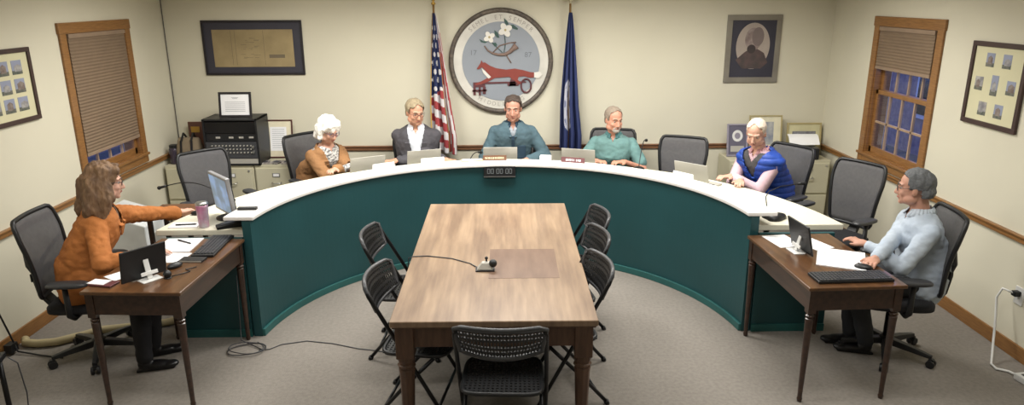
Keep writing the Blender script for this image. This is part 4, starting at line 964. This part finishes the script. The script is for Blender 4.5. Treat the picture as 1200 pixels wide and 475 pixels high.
def person(label, loc, rz, T, sk, lean=.1, side=0, hy=0, hp=0, sw=.175, belly=.12, fem=0, fat=0, hands=((-.2, .4, .83), (.2, .4, .83)),
           hdir=None, top=None, trousers=None, shoes=None, hair=None, glasses=None, sleeve='long', jacket=None, vest=None, collar=None,
           feet=None, headfwd=.06, girth=1.0, extras=None, hr=0, curl=.5, brow='#5a4a3c', lips='#a8665a', turn=0, elb=.8):
    t = thing('person', label, 'person', loc, rz)
    hz = .53
    zt = T - .335          # shoulder joint height
    nb = Vector((side, lean, T - .275))                  # neck base
    hc = Vector((side * 1.15, lean + headfwd, T - .115))          # head centre
    H = Matrix.Translation(hc) @ Euler((-hp, 0, 0)).to_matrix().to_4x4()
    H = Matrix.Translation(hc) @ (Matrix.Rotation(hy, 4, 'Z') @ Matrix.Rotation(hr, 4, 'Y') @ Matrix.Rotation(-hp, 4, 'X'))
    tw = Matrix.Rotation(turn, 3, 'Z')
    sh = {}
    for i, s in enumerate((-1, 1)):
        sh[i] = Vector((side, lean - .01, zt - .026)) + tw @ Vector((s * (sw - .016), 0, 0))
    def tor(m, inf=0, z_lo=None):
        rs = []; g = girth
        prof = [(hz - .1, 0, .15, .10), (hz - .04, 0, .175 * g, .125 * g), (hz + .06, .02, .17 * g, .12 * g + (belly - .12) * .5), (hz + .17, .04, .155 * g, belly * g), ((hz + zt) / 2 + .07, .55, .16 * g, belly * .98 * g), (zt - .08, .85, sw * .96, .115 * g), (zt - .01, .95, sw * .95, .10), (zt + .028, 1.0, sw * .76, .08), (zt + .05, 1.0, sw * .5, .068), (zt + .078, 1.0, .066, .06)]
        for z, q, a, b in prof:
            c = Vector((side * q, lean * q if q <= 1 else lean, z)); r = []
            for j in range(28):
                an = 2 * PI * j / 28; cc, ss = math.cos(an), math.sin(an); e = .82
                pv = Vector(((a + inf) * math.copysign(abs(cc) ** e, cc), (b + inf) * math.copysign(abs(ss) ** e, ss), 0))
                r.append(c + Matrix.Rotation(turn * q, 3, 'Z') @ pv)
            rs.append(r)
        rs[0] = [p - Vector((0, 0, inf)) for p in rs[0]]
        if z_lo is not None: pass
        m.rings(rs); return m
    arms = []
    for i, s in enumerate((-1, 1)):
        W = Vector(hands[i]); A = sh[i]; E_ = ik(A, W, .285, .255, (s * elb, -.25, -.8)); arms.append((A, E_, W))
    legs = []
    fx = feet or ((-.10, .38, .07), (.10, .38, .07))
    for i, s in enumerate((-1, 1)):
        hj = Vector((s * .09, 0, hz)); an = Vector(fx[i]); kn = ik(hj, an, .41, .42, (s * .1, .5, 1)); legs.append((hj, kn, an))
    m = MB(); tor(m)
    for i, s in enumerate((-1, 1)):
        A, E_, W = arms[i]; m.cap(A, E_, .042 * (1 - fem * .12), .035); m.cap(E_, W, .035, .024)
        dd = Vector(hdir[i]) if hdir else (W - E_); dd = Vector((dd.x, dd.y, dd.z * .25 if not hdir else dd.z))
        hand(m, W, dd, (0, 0, 1), s if True else -s, 1 - fem * .1, curl)
        hj, kn, an = legs[i]; m.cap(hj, kn, .078, .055); m.cap(kn, an, .052, .036)
    m.cap(nb - Vector((0, 0, .03)), hc + Vector((0, -.02, -.03)), .056 - fem * .008 + fat * .006, .055 - fem * .007)
    head_prims(m, H, fem, fat)
    body = m.build('body', sk, t); remesh(body, .0062, 1)
    # face details
    for s in (-1, 1):
        m = MB(); m.ell((s * .031, 0.0715, 0), .0118, u=14, v=10); e_ = m.build('eye', M['eyewhite'], t, smooth=True); xform(e_, H)
        m = MB(); m.ell((s * .031, .0805, -.001), (.0066, .0042, .0066), u=10, v=8); i_ = m.build('iris', M['iris'], e_, smooth=True); xform(i_, H)
        m = MB(); m.tube([(s * .013, .095, .022), (s * .03, .092, .028), (s * .048, .078, .023)], [.003, .0042, .002], 6); xform(m.build('eyebrow', mat('eyebrow_hair', brow, .9), t, smooth=True), H)
    m = MB(); m.tube([(-.022, .089, -.067), (-.01, .0955, -.064), (0, .0965, -.0655), (.01, .0955, -.064), (.022, .089, -.067)], [.002, .0042, .0045, .0042, .002], 8); xform(m.build('lips', mat('lip_skin', lips, .5), t, smooth=True), H)
    # trousers + shoes
    m = MB()
    for hj, kn, an in legs:
        m.cap(hj, kn, .09, .068); m.cap(kn, an + Vector((0, 0, .02)), .066, .052)
    rs = []
    m.ell((0, 0, hz - .02), (.185 * girth, .135, .10)); o = m.build('trousers', trousers, t); remesh(o, .011, 2); wrinkle(o, .006, 14, 1)
    for i, (hj, kn, an) in enumerate(legs):
        d = Vector((an.x - kn.x * .6, 1, 0)).normalized() if not feet else Vector(((1 if i == 0 else -1) * .1, 1, 0)).normalized()
        m = MB(); z0 = an.z - .07; b = Vector((an.x, an.y, z0)); q = Matrix.Rotation(math.atan2(-d.x, d.y), 3, 'Z')
        m.ell(b + Vector((0, 0, .05)), (.04, .05, .045)); m.ell(b + d * .07 + Vector((0, 0, .032)), (.043, .085, .03), q); m.ell(b + d * .14 + Vector((0, 0, .026)), (.042, .06, .024), q)
        m.box(tuple(b + d * .06 + Vector((0, 0, .01))), (.07, .23, .018), rz=math.atan2(-d.x, d.y)); o = m.build('shoe', shoes, t); remesh(o, .006, 2)
    # upper clothing
    def garment(name, mt, inf, end=1.0, ainf=.012, wr=.006, seed=0, arms_on=True):
        m = MB(); tor(m, inf)
        if arms_on:
            for A, E_, W in arms:
                if end >= .99:
                    m.cap(A, E_, .044 + ainf, .040 + ainf); m.cap(E_, E_.lerp(W, .93), .039 + ainf, .027 + ainf)
                else:
                    m.cap(A, A.lerp(E_, end), .047 + ainf, .05 + ainf)
        else:
            for A, E_, W in arms: m.ell(A + Vector((0, 0, -.005)), .046 + ainf)
        o = m.build(name, mt, t); remesh(o, .0085, 10); wrinkle(o, wr * 1.3, 11, seed, .7); wrinkle(o, wr * .7, 24, seed + 1, 1.3); return o
    top_o = garment('shirt', top, .012, .72 if sleeve == 'short' else 1, ainf=.002 if jacket else .012, wr=.0015 if (jacket or vest) else .006, seed=2)
    def neck(c):
        cc = tw.inverted() @ (c - Vector((side, lean, 0))); rr_ = math.hypot(cc.x, cc.y)
        return (c.z > nb.z - .016 and rr_ < .088) or (cc.y > 0 and c.z > nb.z - .055 and abs(cc.x) < (c.z - (nb.z - .055)) * .5)
    cut(top_o, neck, .004)
    if sleeve == 'short':
        pass
    if jacket:
        jm, slope, zopen, jwr = jacket
        o = garment('jacket', jm, .024, ainf=.017, wr=jwr, seed=5)
        def fn(c):
            cc = tw.inverted() @ (c - Vector((side, lean, 0)))
            return cc.y > 0 and c.z > zopen and abs(cc.x) < (c.z - zopen) * slope + .012 or (c.z > nb.z - .018 and (Vector((c.x, c.y)) - Vector((nb.x, nb.y))).length < .085)
        cut(o, fn, .008)
        for s in (-1, 1):     # lapels: a folded strip on each side of the opening
            m = MB()
            pts = []
            for k in range(9):
                q = k / 8; z = zopen + (nb.z + .0 - zopen) * q; x = s * ((z - zopen) * slope + .02)
                pts.append((z, x))
            A, B = [], []
            dg = None
            for z, x in pts:
                q = max(0, min(1, (z - hz) / (zt - hz))); yb_ = lean * q + (.115 * girth + .028 if z < zt - .05 else .1 - (z - zt + .05) * .75) * math.sqrt(max(.1, 1 - (x / (sw + .03)) ** 2)) + .01
                A.append(Vector((side * q + x - s * .006, yb_ + .004, z))); B.append(Vector((side * q + x + s * (.012 + .03 * math.sin(PI * min(1, (z - zopen) / (nb.z - zopen + .01)) ** .7)), yb_ - .004, z)))
            for k in range(8):
                vs = [m.bm.verts.new(p) for p in (A[k], A[k + 1], B[k + 1], B[k])]; m.bm.faces.new(vs)
            lo = m.build('lapel', jm, o); sd = lo.modifiers.new('s', 'SOLIDIFY'); sd.thickness = .007
    if vest:
        vm, slope, zopen = vest
        og = garment('sweater_vest', C('dark_grey_sweater', '#4b4a4b'), .020, wr=.004, seed=6, arms_on=False)
        cut(og, lambda c: c.y > 0 and abs((tw.inverted() @ (c - Vector((side, lean, 0)))).x) < (c.z - nb.z + .10) * .7 or c.z > nb.z - .01, .004)
        o = garment('vest', vm, .034, wr=.003, seed=4, arms_on=False)
        me = o.data
        for v in me.vertices:     # horizontal quilting ridges
            v.co += v.normal * .009 * abs(math.sin((v.co.z) * PI / .055))
        def fn(c):
            cc = tw.inverted() @ (c - Vector((side, lean, 0)))
            return (cc.y > 0 and abs(cc.x) < max(0, (c.z - zopen)) * slope + .016 and c.z > zopen) or (c.z > nb.z - .005 and (Vector((c.x, c.y)) - Vector((nb.x, nb.y))).length < .085)
        cut(o, fn, .014)
    if collar:
        for s in (-1, 1):
            m = MB()
            rr = []
            for k in range(10):
                a = PI / 2 - s * (.28 + k * .28); rad = .066
                c = nb + Vector((0, 0, .002)); p = Vector((rad * math.cos(a), rad * 1.0 * math.sin(a), 0))
                dp = .05 * (1 - k / 12) + .012
                rr.append((c + p * .93 + Vector((0, 0, .035 - .012 * (1 - k / 9))), c + p * (1.25 + .25 * (1 - k / 9)) + Vector((0, 0, .028 - dp * .9))))
            for k in range(9):
                vs = [m.bm.verts.new(p) for p in (rr[k][0], rr[k + 1][0], rr[k + 1][1], rr[k][1])]; m.bm.faces.new(vs)
            co = m.build('collar', collar, top_o, smooth=True); sd = co.modifiers.new('s', 'SOLIDIFY'); sd.thickness = .006
    if hair:
        ho = hair(t); xform(ho, H)
    if glasses:
        m = MB(); gm, full = glasses
        for s in (-1, 1):
            pts = [(s * .032 + .023 * math.cos(a), .101 - abs(.023 * math.cos(a) * s + .032) * .12, -.002 + .018 * math.sin(a)) for a in [2 * PI * k / 16 for k in range(16)]]
            m.tube(pts, .0021, 6, closed=True); m.tube([(s * .055, .094, .006), (s * .074, .06, .006), (s * .082, -.005, .002)], .0021, 6)
        m.tube([(-.01, .1, .002), (0, .104, .005), (.01, .1, .002)], .0021, 6); xform(m.build('glasses', gm, t, smooth=True), H)
    if extras: extras(t, H, locals())
    return t

def hair_short(mt, front=.055, top=.0, back=-.065, thick=.012, recede=0, seed=0, fr_z=.055, topless=False, amp=.006):
    def f(t):
        m = MB(); m.ell((0, -.016, .034), (.077 + thick, .094 + thick, .084 + thick), u=40, v=28)
        m.ell((0, -.035, -.02), (.068 + thick * .6, .075 + thick * .8, .07), u=32, v=20)
        o = m.build('hair', mt, t); remesh(o, .006, 1); wrinkle(o, amp, 28, seed, .5); wrinkle(o, .003, 75, seed + 2, .4)
        def fn(c):
            face_ = c.y > front - .02 and c.z < fr_z + (abs(c.x) > .03) * -.0 - abs(c.x) * .25 + recede * (1 - abs(c.x) / .05 if abs(c.x) < .05 else 0)
            ear = (c.z < -.002 and c.y > -.042) or (c.z < .03 and c.y > .028)
            low = c.z < back + .02 * (c.y + .1) / .1
            tl = topless and c.z > .055 and c.y > -.04
            return face_ or ear or low or tl
        cut(o, fn, .004); return o
    return f
def hair_bob(mt, seed=1):
    def f(t):
        m = MB(); m.ell((0, -.02, .045), (.1, .112, .092), u=32, v=20)
        for s in (-1, 1):
            m.cap((s * .082, -.02, .03), (s * .088, .005, -.07), .034, .026); m.cap((s * .05, -.07, .0), (s * .06, -.07, -.09), .05, .035)
            m.cap((s * .05, .05, .085), (s * .08, .03, .03), .028, .024)
        m.cap((0, -.08, 0), (0, -.08, -.09), .06, .045)
        m.cap((-.04, .068, .08), (.05, .066, .078), .024, .022)
        o = m.build('hair', mt, t); remesh(o, .007, 1); wrinkle(o, .014, 26, seed, .6); return o
    return f
def hair_long(mt, seed=2):
    def f(t):
        m = MB(); m.ell((0, -.02, .04), (.093, .108, .092), u=32, v=20)
        for s in (-1, 1):
            m.cap((s * .07, -.01, .06), (s * .098, .0, -.09), .035, .04); m.cap((s * .098, .0, -.09), (s * .11, -.02, -.2), .045, .04); m.cap((s * .06, -.06, 0), (s * .085, -.075, -.17), .06, .06); m.cap((s * .085, -.075, -.17), (s * .085, -.07, -.235), .055, .035)
        m.cap((0, -.08, .0), (0, -.1, -.19), .07, .06)
        m.cap((-.02, .062, .1), (.055, .055, .075), .02, .02); m.cap((-.02, .062, .1), (-.06, .05, .07), .02, .02)
        o = m.build('hair', mt, t); remesh(o, .007, 1); wrinkle(o, .016, 17, seed, .5); wrinkle(o, .008, 50, seed + 3, .3); return o
    return f
C = lambda n, c, **k: mat(n, c, k.pop('rough', .85), bump=k.pop('bump', .25), bscale=k.pop('bscale', 220), **k)
dark_tr = C('charcoal_trousers', '#2b2c31'); black_tr = C('black_trousers', '#17161a'); shoe_b = mat('black_shoe_leather', '#131315', .35)
grey_metal = mat('thin_glasses_rim', '#3a3735', .3, metal=.5)
def local(loc, rz, p):
    """world point -> person-local"""
    v = Matrix.Rotation(-rz, 3, 'Z') @ (Vector(p) - Vector(loc)); return tuple(v)
HW = WT + .03

# white-haired woman
L0 = (-1.83, 6.89, 0); rz = face(.70, -.72)
print_m = C('black_white_print', '#e2e0da', c2='#4a4a4e', scale=55)
person('white-haired woman in tan cardigan and glasses looking down at laptop', L0, rz, 1.25, skin('fair_skin_rosy', '#c99a84'), lean=.20, hy=R(6), hp=R(24), sw=.17, fem=1, fat=.6, belly=.15, girth=1.12, elb=1.2,
       hands=(local(L0, rz, (-1.53, 6.40, HW)), local(L0, rz, (-1.42, 6.56, HW))), top=print_m, jacket=(C('tan_knit_cardigan', '#9a7048', bump=.5), .34, .72, .007), trousers=dark_tr, shoes=shoe_b,
       hair=hair_bob(mat('white_hair', '#f3f0ea', .8, var=.04, scale=60, bump=.6, bscale=90)), glasses=(mat('violet_grey_rim', '#4a4668', .3), 1), headfwd=.07, brow='#c9bcb0')
# grey blazer man
L0 = (-.84, 7.02, 0); rz = face(.04, -1)
person('man with glasses in dark grey blazer over white shirt, seated left of seal', L0, rz, 1.395, skin('fair_skin', '#c69278'), lean=.12, hy=R(28), hp=R(14), sw=.20, fat=.7, belly=.145, girth=1.1, elb=.75,
       hands=(local(L0, rz, (-1.0, 6.74, HW)), local(L0, rz, (-.56, 6.72, HW + .01))), top=C('white_dress_shirt', '#cfd3dc', bump=.1), collar=C('white_collar', '#d4d7de', bump=.05), jacket=(C('charcoal_blazer', '#47454a'), .21, .76, .006), trousers=dark_tr, shoes=shoe_b,
       hair=hair_short(mat('sandy_grey_hair', '#94866c', .85, var=.15, scale=50, bump=.5, bscale=90), seed=3, thick=.010, recede=.022, fr_z=.078), glasses=(mat('red_brown_rim', '#5d3d38', .3), 1), brow='#8d7a63')
# centre man in blue fleece
L0 = (.12, 7.08, 0); rz = face(-.02, -1)
navy = C('navy_fleece_trim', '#1f3647')
def fleece(t, H, q):
    sd, ln = q['side'], q['lean']; zt = q['zt']; nb = q['nb']
    def fy(z, x=0, o=.0):
        qq = max(0, min(1, (z - .53) / (zt - .53))); return ln * qq + (.125 + .02 + o if z < zt - .06 else .125 + .02 + o - (z - zt + .06) * .62) * (1 - .5 * (x / .2) ** 2)
    m = MB(); pts = [Vector((0, fy(.62 + k * .035, 0, .012), .62 + k * .035)) for k in range(13)]
    for a, b in zip(pts, pts[1:]): m.box(tuple((a + b) / 2), (.03, .012, (b - a).length + .004), rot=(-math.atan2((b - a).y, (b - a).z), 0, 0))
    m.build('zip_placket', navy, t)
    m = MB(); m.box((-.082, fy(.88, .08, .0) + .012, .875), (.085, .014, .13), rot=(-.12, 0, .12)); m.build('chest_pocket', navy, t, bevel=.005)
person('dark-haired man in blue fleece jacket seated directly below the seal', L0, rz, 1.42, skin('tan_skin', '#b88672'), lean=.15, side=.0, hy=R(-4), hp=R(10), sw=.19, belly=.125,
       hands=(local(L0, rz, (.26, 6.74, HW)), local(L0, rz, (.02, 6.74, HW))), top=C('grey_check_shirt', '#a9aeb4', c2='#8d939b', scale=60), collar=C('stand_collar_navy', '#223c4f'),
       jacket=(C('steel_blue_fleece', '#4a626c', bump=.5), .30, 1.03, .006), trousers=dark_tr, shoes=shoe_b,
       hair=hair_short(mat('dark_brown_hair', '#463a33', .85, var=.15, scale=50, bump=.5, bscale=90), seed=5, thick=.008, recede=.008, fr_z=.088, amp=.008), extras=fleece, brow='#3c3028')
# teal shirt man
L0 = (1.13, 6.98, 0); rz = face(-.22, -.97)
def goatee(t, H, q):
    m = MB(); m.ell((0, .07, -.092), (.036, .032, .028)); m.ell((0, .088, -.058), (.026, .011, .005)); 
    for s in (-1, 1): m.cap((s * .028, .078, -.066), (s * .03, .066, -.09), .009, .012)
    o = m.build('beard', mat('grey_beard', '#a79f96', .9, bump=.6, bscale=150), t); remesh(o, .005, 1); xform(o, H)
person('man with grey goatee in teal short-sleeved polo shirt', L0, rz, 1.315, skin('ruddy_skin', '#c18b74'), lean=.12, hy=R(34), hp=R(10), sw=.19, belly=.16, fat=1, girth=1.08, sleeve='short',
       hands=(local(L0, rz, (1.18, 6.60, HW)), local(L0, rz, (.90, 6.66, HW))), top=C('teal_polo_fabric', '#648886'), collar=C('teal_polo_collar', '#4f7d7e'), trousers=dark_tr, shoes=shoe_b,
       hair=hair_short(mat('grey_brown_hair', '#8c7f70', .9, var=.12, scale=60, bump=.4, bscale=90), seed=8, thick=.004, recede=.012, fr_z=.094, amp=.004), extras=goatee, brow='#6b5a4a')
# vest man
L0 = (2.45, 6.20, 0); rz = face(-.84, -.54)
person('elderly man in bright blue quilted vest and pink shirt at right end of bench', L0, rz, 1.315, skin('pale_rosy_skin', '#c79a85'), lean=.20, hy=R(22), hp=R(22), sw=.185, belly=.14, fat=.3,
       hands=(local(L0, rz, (2.03, 6.02, HW)), local(L0, rz, (2.05, 5.87, HW))), hdir=((.25, .8, 0), (-.5, .7, 0)), top=C('pale_pink_shirt', '#cfb0b6', c2='#c7a8b2', scale=30), collar=C('pink_collar', '#cf9ea4'),
       vest=(C('royal_blue_quilted_nylon', '#2247a0', rough=.5), .42, .80), trousers=dark_tr, shoes=shoe_b,
       hair=hair_short(mat('thin_white_hair', '#cfc0ae', .9, var=.08, scale=60, bump=.4, bscale=90), seed=9, thick=.004, recede=.03, fr_z=.085, amp=.002), extras=None, brow='#b5a08c', headfwd=.08)
# right staff man
L0 = (2.77, 4.33, 0); rz = face(-.98, .19)
person('grey-haired man in light blue dress shirt at the right writing table', L0, rz, 1.275, skin('light_tan_skin', '#b98a75'), lean=.06, hy=R(-22), hp=R(4), sw=.195, belly=.145, fat=.5,
       hands=(local(L0, rz, (2.31, 4.08, .78)), local(L0, rz, (2.38, 4.33, .78)))[::-1], top=C('light_blue_oxford_shirt', '#b3bdc8', c2='#a8b4c2', scale=8, bump=.15), collar=C('light_blue_collar', '#b9c3ce'), trousers=C('dark_grey_trousers', '#2a2c30'), shoes=shoe_b,
       hair=hair_short(mat('steel_grey_hair', '#5e6062', .85, var=.15, scale=60, bump=.5, bscale=90), seed=11, thick=.008, fr_z=.092, amp=.008), glasses=(grey_metal, 1), brow='#54504c',
       feet=((-.06, .30, .07), (.08, .36, .07)))
# left staff woman
L0 = (-2.76, 4.40, 0); rz = face(.93, .36)
person('woman with long wavy brown hair in orange jacket at the left writing table', L0, rz, 1.325, skin('fair_skin_warm', '#c99c88'), lean=.15, hy=R(10), hp=R(8), sw=.16, fem=1, fat=.2, belly=.13,
       hands=(local(L0, rz, (-2.26, 4.28, .78)), local(L0, rz, (-2.40, 5.06, HW)))[::-1], top=C('dark_blouse', '#5b4433'), jacket=(C('burnt_orange_jacket', '#ad6a32', bump=.4), .2, .85, .008), trousers=black_tr, shoes=shoe_b,
       hair=hair_long(mat('wavy_brown_hair', '#7d6044', .7, c2='#5a4330', scale=22, stretch=(1, 1, .35), bump=.8, bscale=60)), glasses=(grey_metal, 1),
       feet=(local(L0, rz, (-2.34, 4.20, .07)), local(L0, rz, (-2.38, 4.40, .07))))

o = MB(); o.tube([(XL + .012, YB - .012, 2.6), (XL + .012, YB - .012, 1.6), (XL + .012, YB - .014, .84)], .004, 6); tag(o.build('wall_wire', M['greyedge']), 'thin dark wire running down the left back corner of the room', 'wire')
